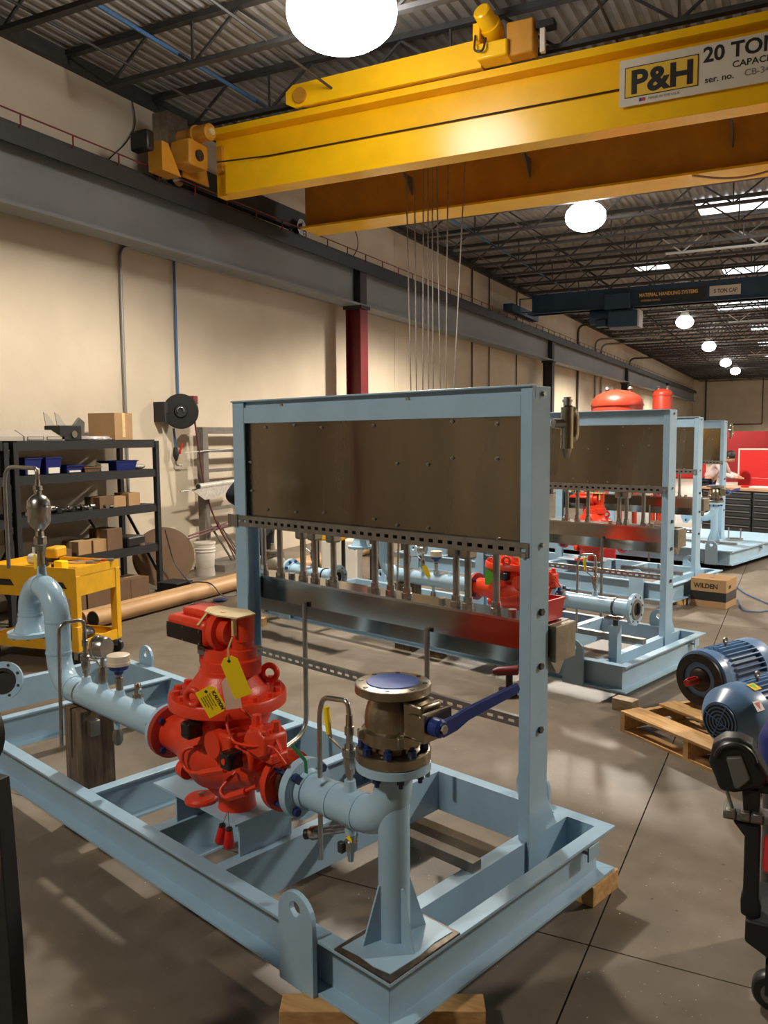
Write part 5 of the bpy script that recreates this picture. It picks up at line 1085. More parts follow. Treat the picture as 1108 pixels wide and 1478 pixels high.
# grey ladder frame leaning on wall
t = thing('material_rack', 'grey steel ladder-like material rack standing against the wall', 'rack', (-8.0, 10.4, 0), absolute=True)
for y in (9.96, 11.25):
    b = MB(); b.box((-8.06, y - .06, 0), (-7.94, y + .06, 2.15)); part('upright', b, M['greyframe'], smooth=False)
for z in (2.10, 1.80, 1.50, .92, .62):
    b = MB(); b.box((-8.03, 10.02, z - (.03 if z < 2 else .05)), (-7.97, 11.19, z + (.02 if z < 2 else .05))); part('rung', b, M['greyframe'], smooth=False)
b = MB(); b.box((-8.15, 9.9, 0), (-7.6, 11.5, .10)); part('foot_frame', b, M['greyframe'], smooth=False)
b = MB(); b.bar((-8.0, 10.02, .75), (-7.8, 10.35, .1), .05, .02); part('foot_brace', b, M['greyframe'], smooth=False)
t = thing('wrapped_tube', 'plastic wrapped roll lying across the grey material rack', 'roll', (-7.85, 9.7, 1.28), absolute=True)
b = MB(); b.ring((-7.85, 9.66, 1.28), (0, 1, 0), .05, .04, .02, 20); b.tube([(-7.85, 9.67, 1.28), (-7.85, 11.0, 1.32)], .048, 16); part('roll', b, M['plasticwrap'])
b = MB(); b.lathe((-7.85, 9.645, 1.28), (-7.85, 9.665, 1.28), [(0, .04), (1, .04)], 16); part('bore', b, M['black'])
t = thing('plastic_film', 'sagging clear plastic film hanging under the wrapped roll', 'film', (-7.84, 10.0, 1.15), absolute=True)
b = MB(); b.prism([(0, 0), (.25, -.14), (.5, -.12), (.8, -.04), (1.1, .06), (.1, .03)], (-7.82, 9.5, 1.22), (0, 1, 0), (0, 0, 1), (.01, 0, 0)); part('film', b, M['plasticwrap'], smooth=False)
t = thing('steel_rod', 'thin rod sticking out left of the material rack', 'rod', (-7.95, 9.3, 1.23), absolute=True); b = MB(); b.tube([(-7.9, 9.32, 1.23), (-7.9, 11.0, 1.28)], .010, 8); part('rod', b, M['strut'])
t = thing('steel_rod', 'pale thin rod across the upper rungs of the rack', 'rod', (-7.95, 9.4, 1.79), absolute=True); b = MB(); b.tube([(-7.92, 9.45, 1.78), (-7.92, 11.1, 1.84)], .006, 8); part('rod', b, M['sprink'])
for z0, z1, lb in ((.60, .80, 'red painted pipe laid across the lower rack'), (.56, .74, 'second red painted pipe below the first on the rack')):
    t = thing('red_pipe', lb, 'pipe', (-7.85, 9.4, z0), absolute=True); b = MB(); b.tube([(-7.86, 9.42, z0 - .02), (-7.88, 11.3, z1)], .013, 8); part('pipe', b, M['hose'])
for i, (y, yy2) in enumerate(((10.15, 10.4), (10.25, 10.52), (10.35, 10.6))):
    t = thing('steel_strip', ('grey strip leaning inside the rack, leftmost', 'grey strip leaning inside the rack, middle', 'grey strip leaning inside the rack, rightmost')[i], 'strip', (-7.9, y, .1), group='strips leaning in the rack'); b = MB(); b.bar((0, 0, .62 - .1 * i), (.12, yy2 - y, 0.01), .035, .01); part('strip', b, M['greyframe'], smooth=False)
# brown round board, bucket
t = thing('round_board', 'large round brown hardboard disc leaning by the shelving', 'board', (-7.62, 8.60, 0), absolute=True)
b = MB(); b.lathe((-7.63, 8.615, .402), (-7.618, 8.60, .409), [(0, .404), (1, .404)], 56); q = part('disc', b, M['disc'])
b = MB(); b.prism([(0, 0), (.03, 0), (.015, .05)], (-7.66, 8.54, .22), (.7, .7, 0), (0, 0, 1), (.03, -.03, 0)); part('cut_mark', b, M['ink'], smooth=False)
def bucket(label, loc, m='whiteplastic'):
    t = thing('plastic_bucket', label, 'bucket', loc); b = MB()
    b.lathe((0, 0, 0), (0, 0, .37), [(0, .125), (.02, .13), (.62, .143), (.63, .152), (.66, .152), (.67, .144), (.74, .145), (.75, .155), (.78, .155), (.79, .147), (.93, .149), (.94, .158), (1, .158)], 32, ); part('pail', b, M[m])
    b = MB(); b.lathe((0, 0, .366), (0, 0, .372), [(0, .145), (1, .145)], 28); part('opening', b, M['greycard']); 
    b = MB(); b.tube(arc((0, 0, .3), .16, PI * 1.1, PI * 1.9, 10, (0, 1, 0), (0, 0, 1)), .003, 6); part('bail', b, M['strut']); return t
bucket('white ribbed plastic bucket upper of the stack between board and rack', (-7.68, 9.55, .12)); 
t = thing('upturned_bucket', 'whitish upturned pail base under the ribbed bucket', 'bucket', (-7.68, 9.55, 0)); b = MB(); b.lathe((0, 0, 0), (0, 0, .119), [(0, .14), (1, .13)], 28); part('pail', b, M['greycard'])
# long fibre pipe on the floor, cords
t = thing('fibre_pipe', 'long tan fibre pipe lying on the floor by the wall', 'pipe', (-6.55, 9.5, 0), absolute=True)
p0, p1 = Vector((-6.62, 6.36, .095)), Vector((-6.50, 12.6, .095))
b = MB(); b.tube([p0, p1], .09, 28); part('tube', b, M['tubecard'])
b = MB(); b.lathe(p0 - Vector((0, .002, 0)), p0 + Vector((0, .01, 0)), [(0, .078), (1, .078)], 24); part('bore', b, M['black'])
t = thing('fibre_pipe', 'second tan pipe lying just behind the first one', 'pipe', (-6.75, 9.5, 0), absolute=True)
b = MB(); b.tube([(-6.86, 6.42, .075), (-6.80, 12.9, .075)], .075, 24); part('tube', b, M['tubecard'])
pipe_thing('extension_lead', 'dark cord draped over the long tan pipe', [(-7.40, 8.40, .80), (-7.36, 8.50, .35), (-7.02, 8.42, .10), (-6.85, 8.25, .175), (-6.5, 8.2, .20), (-6.35, 8.2, .02), (-6.3, 8.5, .012), (-6.5, 8.7, .012)], .008, M['blackpipe'], 'cord', .15, n=6)
t = thing('cord_plugs', 'dark red power cord plugs lying in front of the tan pipe', 'plug', (-6.3, 7.75, 0)); b = MB(); b.box((-.1, -.1, .001), (.02, .1, .045), rz=.4); part('plug', b, M['hose'], bevel=.012); b = MB(); b.tube(fillet([(0, 0, .02), (-.2, .1, .012), (-.1, -.2, .012), (.1, -.1, .012), (.05, .2, .012)], .08), .008, 6); part('cord', b, M['blackpipe'])
t = thing('blue_glove', 'small dark blue rag on floor beside the plugs', 'rag', (-6.3, 8.1, 0)); b = MB(); b.ball((0, 0, .02), .08, 10, 6, (1, 1.4, .25)); part('rag', b, M['bluebin'])
# ---- yellow utility cart with a thing or two on it
t = thing('utility_cart', 'yellow utility cart with bottom tray and casters by the shelving', 'cart', (-5.60, 5.20, 0), rz=.12)
W_, D_ = 1.0, .60
CY = M['cartyellow']
for x in (-.03, -W_ + .03):
    for y in (.03, D_ - .03):
        b = MB(); b.box((x - .035, y - .03, .13), (x + .035, y + .03, .80)); part('leg', b, CY, smooth=False, bevel=.004)
        b = MB(); b.lathe((x, y - .02, .06), (x, y + .02, .06), [(0, .055), (.1, .06), (.9, .06), (1, .055)], 20); cs = part('caster', b, M['black'])
        b = MB(); b.box((x - .02, y - .03, .06), (x + .02, y + .03, .135)); part('caster_fork', b, M['boltzinc'], parent=cs, smooth=False)
b = MB(); b.box((-W_, 0, .13), (0, D_, .16)); b.box((-W_, 0, .16), (0, .015, .22)); b.box((-W_, D_ - .015, .16), (0, D_, .22)); b.box((-.015, .015, .16), (0, D_ - .015, .22)); b.box((-W_, .015, .16), (-W_ + .015, D_ - .015, .22)); part('bottom_tray', b, CY, smooth=False)
b = MB(); b.box((-W_, 0, .80), (0, D_, .82)); b.box((-W_, 0, .82), (0, .02, .87)); b.box((-W_, D_ - .02, .82), (0, D_, .87)); b.box((-.02, .02, .82), (0, D_ - .02, .87)); b.box((-W_, .02, .82), (-W_ + .02, D_ - .02, .87)); part('top_tray', b, CY, smooth=False)
b = MB(); b.box((-.98, .002, .60), (-.02, .03, .80)); part('front_apron', b, CY, smooth=False)
b = MB(); b.box((-.031, .03, .62), (-.003, D_ - .03, .80)); part('side_apron', b, CY, smooth=False)
for x in (-.78, -.20):
    b = MB(); b.prism([(-.14, .0), (.10, .0), (.06, .055), (-.10, .055)], (x, -.004, .69), (1, 0, 0), (0, 0, 1), (0, .005, 0)); part('hand_hole', b, M['ink'], smooth=False)
b = MB(); b.box((-.05, -.02, .13), (.02, .03, .36)); part('corner_bumper', b, CY, bevel=.008)
for i, (x, y, l, a, m, lb) in enumerate(((-.25, .22, .35, .5, 'wood', 'thin wooden lath on the yellow cart'), (-.22, .30, .3, .9, 'tubecard', 'brown stick on the yellow cart beside the lath'), (-.4, .3, .3, .2, 'blacksteel', 'dark wrench lying on the yellow cart'), (-.12, .42, .22, .7, 'redlid', 'red handled tool at right of the yellow cart top'))):
    cc = Vector((-5.60, 5.20, .872)) + Matrix.Rotation(.12, 3, 'Z') @ Vector((x, y, 0))
    t = thing('hand_tool', lb, 'tool', tuple(cc), rz=a); b = MB(); b.box((-l / 2, -.015, 0), (l / 2, .015, .016)); part('shaft', b, M[m], smooth=False, bevel=.003); b = MB(); b.box((l / 2 - .02, -.028, .0), (l / 2 + .05, .028, .02)); part('tool_head', b, M['strut'], bevel=.004)
def on_cart(x, y, z=.822): return tuple(Vector((-5.60, 5.20, z)) + Matrix.Rotation(.12, 3, 'Z') @ Vector((x, y, 0)))
t = thing('yellow_drill', 'black and yellow tool standing on the yellow cart', 'tool', on_cart(-.42, .24), rz=.3)
b = MB(); b.box((-.05, -.09, .10), (.07, .09, .20)); part('housing', b, M['cartyellow'], bevel=.02); b = MB(); b.box((-.03, -.03, 0), (.03, .03, .10)); part('grip', b, M['black'], bevel=.01)
t = thing('tape_measure', 'small bright yellow box on the yellow cart', 'tool', on_cart(-.27, .14)); b = MB(); b.box((-.05, -.04, 0), (.05, .04, .09)); part('case', b, M['tagyellow'], bevel=.008)
t = thing('paper_roll', 'white paper roll with black end on the yellow cart', 'roll', on_cart(-.62, .30)); b = MB(); b.lathe((-.15, 0, .06), (.0, 0, .06), [(0, .05), (1, .05)], 18); part('roll', b, M['whiteplastic']); b = MB(); b.lathe((.0, 0, .06), (.05, 0, .06), [(0, .062), (1, .062)], 18); part('end', b, M['black'])
t = thing('black_rags', 'heap of dark gloves and clamps on the bottom tray of cart', 'rag', on_cart(-.22, .28, .162)); b = MB(); b.ball((0, 0, .07), .13, 12, 8, (1.2, 1, .55)); part('rag', b, M['black']); b = MB(); b.bar((-.1, .1, .12), (.1, -.08, .16), .04, .02); part('clamp', b, M['blacksteel'])
t = thing('dark_case', 'dark blue case on the bottom tray of cart', 'case', on_cart(-.62, .28, .162)); b = MB(); b.box((-.15, -.12, 0), (.15, .12, .18)); part('case', b, M['darkcloth'], bevel=.02)

# ================================================================== BACKGROUND
def tank(label, x, y, r, top, name='pressure_tank'):
    t = thing(name, label, 'tank', (x, y, 0), group='red tanks behind the racks')
    b = MB(); b.lathe((0, 0, .5), (0, 0, top), [(0, r * .3), (.04, r * .75), (.1, r), (1 - r * .55 / (top - .5), r)] + [(1 - r * .55 / (top - .5) * (1 - math.sin(a)), r * math.cos(a)) for a in (.3, .6, .9, 1.2, 1.45)], 40); part('shell', b, M['redtank'])
    b = MB(); b.ring((0, 0, top - r * .55 - .03), (0, 0, 1), r + .012, r - .005, .03, 40); part('seam', b, M['redtank'])
    for k in range(4):
        a = k * PI / 2 + .4; b = MB(); b.cyl((r * .75 * math.cos(a), r * .75 * math.sin(a), 0), (r * .75 * math.cos(a), r * .75 * math.sin(a), .6), .05, n=10); part('leg', b, M['redtank'])
    for dx in (-.2, .25):
        b = MB(); b.lathe((dx * r * 2, 0, top - r * .12), (dx * r * 2, 0, top + .06), [(0, .04), (.5, .04), (.6, .06), (1, .03)], 10); part('nozzle', b, M['strut'])
    return t
tank('wide domed red tank showing above the second rack', -3.30, 17.0, .50, 2.87)
tank('narrow red tank showing right of the wide one', -2.87, 20.0, .215, 3.02)
t = thing('utility_cart', 'yellow tub cart far behind, seen under the nearest panel', 'cart', (-5.2, 8.9, 0), rz=.2)
b = MB(); b.box((-.2, -.15, .72), (.2, .2, .86)); part('tub', b, M['cartyellow'], bevel=.02)
for s in (-.17, .17):
    b = MB(); b.box((s - .02, -.02, .1), (s + .02, .02, .72)); part('leg', b, M['black'], smooth=False)
b = MB(); b.box((-.2, -.15, .0), (.2, .2, .12)); part('base', b, M['black'], bevel=.01)
# red tub and pallet of clutter in the gap behind the second skid
for x, y, s, m, lb in ((-5.22, 10.3, (.24, .3, .78), 'darkcloth', 'dark navy upright case behind the gooseneck under the nearest panel'), (-3.6, 11.4, (.5, .4, .75), 'greenpaint', 'dark green machine case behind second rack'), (-5.7, 13.0, (.8, .5, .9), 'drawer', 'charcoal cabinet behind the racks'), (-2.7, 12.6, (.5, .4, .5), 'redlid', 'red metal box between third and fourth racks'), (-5.6, 9.9, (.5, .4, .6), 'whiteplastic', 'white plastic crate near the standing worker')):
    box_thing('storage_box', lb, 'box', (x, y, 0), s, m, .3, .02)
# cardboard box on the floor
t = thing('carton', 'brown cardboard box with black band on the floor beside third skid', 'box', (-.86, 10.30, 0), rz=-.22)
b = MB(); b.box((-.20, -.19, 0), (.20, .19, .33)); part('carton_body', b, M['card'], smooth=False, bevel=.003)
b = MB(); b.box((-.2015, -.1915, .08), (.2015, .1915, .185)); part('black_band', b, M['black'], smooth=False)
b = MB(); b.prism([(-.03, -.01), (.03, -.01), (.03, .01), (-.03, .01)], (0, -.06, .3303), (1, 0, 0), (0, 1, 0), (0, 0, .0006)); part('hand_slot', b, M['ink'], smooth=False)
text('WILDEN', .075, (-.165, -.192, .225), (1, 0, 0), (0, 0, 1), M['ink'], bold=.002, sx=.95)
text('SIZE', .05, (.202, -.10, .225), (0, 1, 0), (0, 0, 1), M['ink'], bold=.001)
pipe_thing('air_line', 'thin blue cord looped on the floor right of the cardboard box', [(-.62, 10.7, .012), (-.55, 10.2, .012), (-.50, 10.0, .012), (-.35, 10.05, .012), (-.15, 10.3, .012), (-.30, 10.6, .012), (-.55, 11.1, .012), (-.7, 11.6, .012)], .008, M['bluepaintpipe'], 'cord', .15, n=6)
# workbench with drawers
t = thing('workbench', 'charcoal drawer workbench with wooden top at the far right', 'bench', (-1.75, 17.6, 0), rz=-.45)
LB = 3.2
b = MB(); b.box((0, 0, .90), (LB, .75, .95)); part('bench_top', b, M['benchtop'], smooth=False, bevel=.004)
b = MB(); b.box((.02, .03, .05), (LB - .02, .72, .90)); part('carcass', b, M['drawer'], smooth=False)
for k in range(3):
    zz = [.88, .76, .64, .52, .40, .24, .08]
    for a, c_ in zip(zz, zz[1:]):
        b = MB(); b.box((.04 + k * 1.05, .0, c_ + .008), (1.04 + k * 1.05, .03, a - .008)); d = part('drawer', b, M['drawer'], smooth=False)
        b = MB(); b.box((.06 + k * 1.05, -.014, a - .030), (1.02 + k * 1.05, 0, a - .012)); part('pull', b, M['drawertrim'], parent=d, smooth=False)
bx = Matrix.Rotation(-.45, 3, 'Z')
def on_bench(x, y, z=.95): return tuple(Vector((-1.75, 17.6, z)) + bx @ Vector((x, y, 0)))
for i, (x, y, s, m, nmx, lb) in enumerate(((1.1, .3, (.42, .3, .03), 'whiteplastic', 'paper_stack', 'white papers lying on the workbench'), (1.6, .5, (.5, .3, .06), 'redlid', 'metal_tray', 'red tray lying on the workbench'), (2.3, .4, (.6, .3, .05), 'redlid', 'metal_tray', 'second red tray at right on the workbench'), (.8, .25, (.2, .1, .04), 'redbin', 'red_pouch', 'orange red pouch at the left of the bench papers'), (1.35, .62, (.4, .25, .10), 'bluebin', 'blue_bag', 'blue bundle on the workbench behind the papers'), (1.9, .68, (.5, .2, .13), 'whiteplastic', 'white_bag', 'white bundle on the workbench'))):
    box_thing(nmx, lb, 'object', on_bench(x, y), s, m, -.3 + i * .15, min(.03, s[2] * .4))
t = thing('power_drill', 'dark red cordless drill standing on the workbench', 'drill', on_bench(1.9, .3), rz=-.2)
b = MB(); b.lathe((-.12, 0, .24), (.1, 0, .24), [(0, .02), (.2, .045), (1, .045)], 14); part('drill_body', b, M['maroon']); b = MB(); b.box((.0, -.03, .06), (.06, .03, .22)); part('grip', b, M['black'], bevel=.01); b = MB(); b.box((-.05, -.05, 0), (.1, .05, .07)); part('battery', b, M['maroon'], bevel=.01)
t = thing('power_drill', 'red and black cordless drill standing on floor behind the blue lever', 'drill', (-1.974, 6.028, 0), rz=.6)
b = MB(); b.lathe((-.11, 0, .19), (.09, 0, .19), [(0, .015), (.2, .035), (1, .038)], 14); part('drill_body', b, M['maroon']); b = MB(); b.box((-.0, -.022, .05), (.05, .022, .18)); part('grip', b, M['black'], bevel=.01); b = MB(); b.box((-.05, -.045, 0), (.08, .045, .055)); part('battery', b, M['black'], bevel=.01)
t = thing('tool_chest', 'bright red tool chest standing open behind the workbench', 'chest', (-.75, 20.6, 0), rz=-.25)
b = MB(); b.box((-.45, -.3, 0), (.9, .3, 1.0)); part('chest', b, M['redlid'], smooth=False, bevel=.01); b = MB(); b.box((-.42, -.30, 1.0), (.9, -.26, 1.62)); part('lid', b, M['redlid'], smooth=False, bevel=.006)
b = MB(); b.box((-.45, -.31, 1.0), (-.42, -.25, 1.64)); b.box((-.45, -.31, 1.62), (.9, -.25, 1.65)); part('lid_frame', b, M['whiteplastic'], smooth=False)
t = thing('welding_screen', 'long dark red welding screen across the back of the hall', 'screen', (-1.2, 34, 0))
for k in range(5):
    b = MB(); b.box((-1.4 + k * 1.5, 0, .15), (.08 + k * 1.5, .02, 2.06)); part('screen_panel', b, M['redwall'], smooth=False)
    b = MB(); b.box((-1.42 + k * 1.5, -.03, 0), (-1.38 + k * 1.5, .03, 2.1)); part('frame_post', b, M['redwall'], smooth=False)
pipe_thing('wall_conduit', 'thin red pipe with box across the far end wall', [(-5.2, 74.1, 2.7), (-2.9, 74.1, 2.7), (-2.9, 74.1, 6.4)], .035, M['hose'], 'conduit', .1)
pipe_thing('wall_conduit', 'dark vertical pipe on the far end wall', [(-7.2, 74.1, .1), (-7.2, 74.1, 6.5)], .06, M['blackpipe'], 'conduit', .1)
for i in range(3):
    box_thing('red_cabinet', ('red machine cabinet at the far end behind third post', 'red machine cabinet in the middle of the far group', 'red machine cabinet at right of the far group')[i], 'cabinet', (-4.5 + 1.7 * i, 40 + i, 0), (1.4, 1, 1.7), 'redlid', .1, .03, group='red cabinets far down the hall')

# ================================================================== RIGHT SIDE: PALLET, MOTORS, TOOL STAND
t = thing('wooden_pallet', 'pine pallet on the floor carrying two blue motors', 'pallet', (-1.03, 5.605, 0), rz=-.66)
PLN, PDP = 1.2, 1.0
for i, y in enumerate((0, .34, .61, .84)):
    w_ = (.17, .15, .12, .16)[i]
    b = MB(); b.box((0, y, .122), (PLN, y + w_, .140)); part('deck_board', b, M['wood'], smooth=False, bevel=.002)
for x in (0.0, .56, 1.16):
    b = MB(); b.prism([(0, 0), (.2, 0), (.24, .035), (.42, .035), (.46, 0), (.56, 0), (.60, .035), (.78, .035), (.82, 0), (1.0, 0), (1.0, .104), (0, .104)], (x, 0, .018), (0, 1, 0), (0, 0, 1), (.04, 0, 0)); part('stringer', b, M['wood'], smooth=False)
for y in (0, .45, .88):
    b = MB(); b.box((0, y, 0), (PLN, y + .10, .018)); part('bottom_board', b, M['wood'], smooth=False)
def motor(label, p, ang, r, L, shaft):
    """p front end-bell centre on the floor plan, ang heading of the axis away from the viewer"""
    t = thing('electric_motor', label, 'motor', (p[0], p[1], .14), rz=ang, group='blue electric motors on the pallet')
    h = .205; m = M['motorblue']
    if shaft:
        b = MB(); b.lathe((0, 0, h), (L * .22, 0, h), [(0, r * .62), (.08, r * .86), (.12, r * .97), (.5, r), (.55, r * .93), (.9, r * .90), (1, r * .9)], 40); part('end_bell', b, m)
        b = MB(); b.ring((-.004, 0, h), (1, 0, 0), r * .88, r * .60, .02, 40); part('face_ring', b, M['rustblack'])
        b = MB(); b.lathe((-.03, 0, h), (.01, 0, h), [(0, r * .2), (.4, r * .36), (1, r * .45)], 28); part('bearing_boss', b, M['rustblack'])
        b = MB(); b.lathe((-.145, 0, h), (-.02, 0, h), [(0, .022), (.05, .026), (1, .026)], 20); sh = part('shaft', b, M['redflange'])
        b = MB(); b.box((-.14, -.006, h + .02), (-.05, .006, h + .031)); part('key', b, M['redbin'], parent=sh, smooth=False)
        x0_, x1_ = L * .22, L * .72
    else:
        b = MB(); b.lathe((0, 0, h), (L * .34, 0, h), [(0, r * .60), (.06, r * .66), (.35, r * .92), (.45, r), (1, r * 1.02)], 40); fc = part('fan_cover', b, m)
        b = MB(); b.lathe((-.003, 0, h), (.005, 0, h), [(0, r * .58), (1, r * .58)], 32); part('grille_shadow', b, M['black'], parent=fc)
        for k in range(1, 6):
            b = MB(); b.ring((-.006, 0, h), (1, 0, 0), r * .11 * k + .004, r * .11 * k - .004, .006, 28); part('grille_ring', b, m, parent=fc)
        for k in range(4):
            a = k * PI / 2 + .4; b = MB(); b.bar((-.006, 0, h), (-.006, r * .58 * math.cos(a), h + r * .58 * math.sin(a)), .012, .006); part('grille_spoke', b, m, parent=fc)
        x0_, x1_ = L * .34, L * .85
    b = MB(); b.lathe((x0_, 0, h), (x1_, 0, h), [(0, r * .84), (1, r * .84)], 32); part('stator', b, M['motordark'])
    fin = MB(); fin.box((0, -.004, r * .80), (x1_ - x0_, .004, r * 1.0)); me = mesh_of('cooling_fin', fin, m, False, xf=False)
    for k in range(34):
        a = 2 * PI * k / 34
        if 1.30 < ((a + PI) % (2 * PI)) and abs(((a + PI) % (2 * PI)) - PI) > 2.6: continue
        o = bpy.data.objects.new('cooling_fin', me); COL.objects.link(o); o.parent = t; o.matrix_local = Matrix.Translation((x0_, 0, h)) @ Matrix.Rotation(a, 4, 'X')
    if shaft:
        b = MB(); b.lathe((x1_, 0, h), (L, 0, h), [(0, r * 1.0), (.7, r * 1.0), (1, r * .8)], 36); part('fan_cover', b, m)
    else:
        b = MB(); b.lathe((x1_, 0, h), (L, 0, h), [(0, r), (.5, r), (1, r * .6)], 32); part('end_bell', b, m)
    b = MB(); b.ring((x0_ + (x1_ - x0_) * .4, 0, h + r + .03), (0, 1, 0), .022, .012, .012, 16); b.cyl((x0_ + (x1_ - x0_) * .4, 0, h + r * .8), (x0_ + (x1_ - x0_) * .4, 0, h + r + .012), .012, n=10); part('eye_bolt', b, M['strut'])
    for s in (-1, 1):
        b = MB(); b.box((x0_ - .04, s * r * .55 - .05, 0), (x1_ + .02, s * r * .55 + .05, .02)); b.prism([(-.03, .02), (.03, .02), (.01, h - r * .6), (-.03, h - r * .6)], (x0_, s * r * .6, 0), (0, 1, 0), (0, 0, 1), (x1_ - x0_ - .02, 0, 0)); part('foot', b, m, smooth=False)
    b = MB(); b.box((x0_ + .05, r * .75, h - .05), (x0_ + .18, r * 1.2, h + .06)); part('terminal_box', b, m, bevel=.01)
    return t
ma = math.atan2(.87, .49)
motor('blue electric motor with bare red shaft on back of pallet', (-.56, 5.86), ma, .20, .66, True)
m2 = motor('blue electric motor with round fan grille at the photo edge', (-.365, 5.03), ma, .19, .66, False)
for dx, m, lb, cc in ((.22, 'green', 'sticker with green triangle on the nearer motor', 0), (.30, 'inkred', 'red and white sticker on the nearer motor', 1)):
    X.root = m2; X.f = lambda p: Vector(p); X.flip = False
    a = PI / 2 + (.35 if cc == 0 else -.15) + (0 if cc == 0 else 1.1); r_ = .196; n_ = Vector((0, math.cos(a), math.sin(a))); q = Vector((dx if cc == 0 else .12, 0, .205)) + n_ * r_; tx = Vector((0, -math.sin(a), math.cos(a)))
    b = MB(); b.prism([(-.035, -.03), (.035, -.03), (.035, .03), (-.035, .03)], q, (1, 0, 0), tx, n_ * .001); s_ = part('sticker', b, M['signyellow'] if cc == 0 else M['whiteplastic'], smooth=False)
    b = MB(); b.prism([(-.025, -.02), (.025, -.02), (0, .024)], q + n_ * .0012, (1, 0, 0), tx, n_ * .0006); part('triangle', b, M[m], parent=s_, smooth=False)
# black tool stand at right edge
t = thing('tool_stand', 'black wheeled stand with round hooded head at the right edge', 'stand', (-.11, 3.05, 0), absolute=True)
yb_ = 3.05
hood = [(-.252, .86), (-.240, .925), (-.205, .955), (-.155, .960), (-.115, .945), (-.095, .90), (-.06, .84), (-.07, .80), (-.165, .765), (-.215, .765), (-.230, .81)]
b = MB(); b.prism(hood, (0, yb_ - .05, 0), (1, 0, 0), (0, 0, 1), (0, .10, 0)); part('hood', b, M['black'], bevel=.018)
b = MB(); b.tube(arc((-.165, yb_ - .055, .88), .062, .15, PI * .95, 12, (1, 0, 0), (0, 0, 1)), .010, 8); part('hood_rib', b, M['black'])
b = MB(); b.prism([(-.195, .895), (-.145, .905), (-.115, .83), (-.15, .79), (-.165, .79)], (0, yb_ - .065, 0), (1, 0, 0), (0, 0, 1), (0, .02, 0)); part('cover_plate', b, M['grey'], bevel=.006)
b = MB(); b.prism([(-.15, .80), (-.02, .82), (0.05, .85), (.05, .79), (-.02, .775), (-.12, .77)], (0, yb_ - .03, 0), (1, 0, 0), (0, 0, 1), (0, .09, 0)); part('arm', b, M['black'], bevel=.01)
b = MB(); b.tube([(-.195, yb_ - .02, .77), (-.165, yb_ - .02, .68)], .006, 8); part('rod', b, M['boltzinc'])
b = MB(); b.box((-.20, yb_ - .05, .672), (.06, yb_ + .03, .702)); part('crossbar', b, M['grey'], bevel=.005)
for x in (-.175, -.13, -.09):
    b = MB(); b.box((x - .016, yb_ - .058, .68), (x + .016, yb_ - .03, .71)); part('clamp', b, M['strut'], bevel=.004)
b = MB(); b.prism([(-.145, .80), (-.085, .80), (-.085, .68), (-.135, .68)], (0, yb_ - .03, 0), (1, 0, 0), (0, 0, 1), (0, .06, 0)); part('neck', b, M['black'], bevel=.006)
b = MB(); b.prism([(-.17, .66), (-.08, .67), (-.078, .40), (-.070, .37), (-.070, .33), (-.11, .32), (-.135, .33), (-.137, .38), (-.130, .41), (-.130, .61)], (0, yb_ - .03, 0), (1, 0, 0), (0, 0, 1), (0, .06, 0)); part('column', b, M['blacksteel'], bevel=.008)
b = MB(); b.prism([(-.118, .33), (.06, .33), (.06, .16), (-.03, .20), (-.118, .25)], (0, yb_ - .06, 0), (1, 0, 0), (0, 0, 1), (0, .3, 0)); part('base_box', b, M['blacksteel'], bevel=.008)
b = MB(); b.lathe((-.028, yb_ - .03, .065), (-.028, yb_ + .03, .065), [(0, .058), (.15, .065), (.85, .065), (1, .058)], 28); w_ = part('wheel', b, M['black'])
b = MB(); b.lathe((-.028, yb_ - .034, .065), (-.028, yb_ + .034, .065), [(0, .035), (1, .035)], 20); part('hub', b, M['grey'], parent=w_)
b = MB(); b.box((-.05, yb_ - .045, .065), (-.01, yb_ - .035, .20)); b.box((-.05, yb_ - .045, .18), (-.01, yb_ + .04, .20)); part('fork', b, M['blacksteel'], smooth=False)
t = thing('red_can', 'red round container clamped under the black arm at right', 'container', (-.03, 3.0, .58), absolute=True); b = MB(); b.lathe((-.015, 3.0, .66), (-.01, 3.0, .50), [(0, .035), (.2, .055), (.8, .06), (1, .03)], 20); part('can', b, M['redlid'])
t = thing('red_sleeve_guard', 'red plastic guard hanging below black arm at the edge', 'guard', (0.0, 3.0, .80), absolute=True); b = MB(); b.prism([(-.055, .79), (.04, .83), (.04, .70), (-.02, .72)], (0, 2.98, 0), (1, 0, 0), (0, 0, 1), (0, .05, 0)); part('guard', b, M['redlid'], bevel=.005)
t = thing('blue_drum', 'black container with deep blue rounded top behind the black stand', 'container', (.0, 3.55, .0), absolute=True); b = MB(); b.lathe((.035, 3.45, .74), (.035, 3.45, .93), [(0, .145), (.5, .145), (.8, .12), (1, .05)], 28); part('lid', b, M['deepblue']); b = MB(); b.lathe((.035, 3.45, 0), (.035, 3.45, .74), [(0, .11), (.1, .12), (1, .125)], 28); part('drum', b, M['black'])
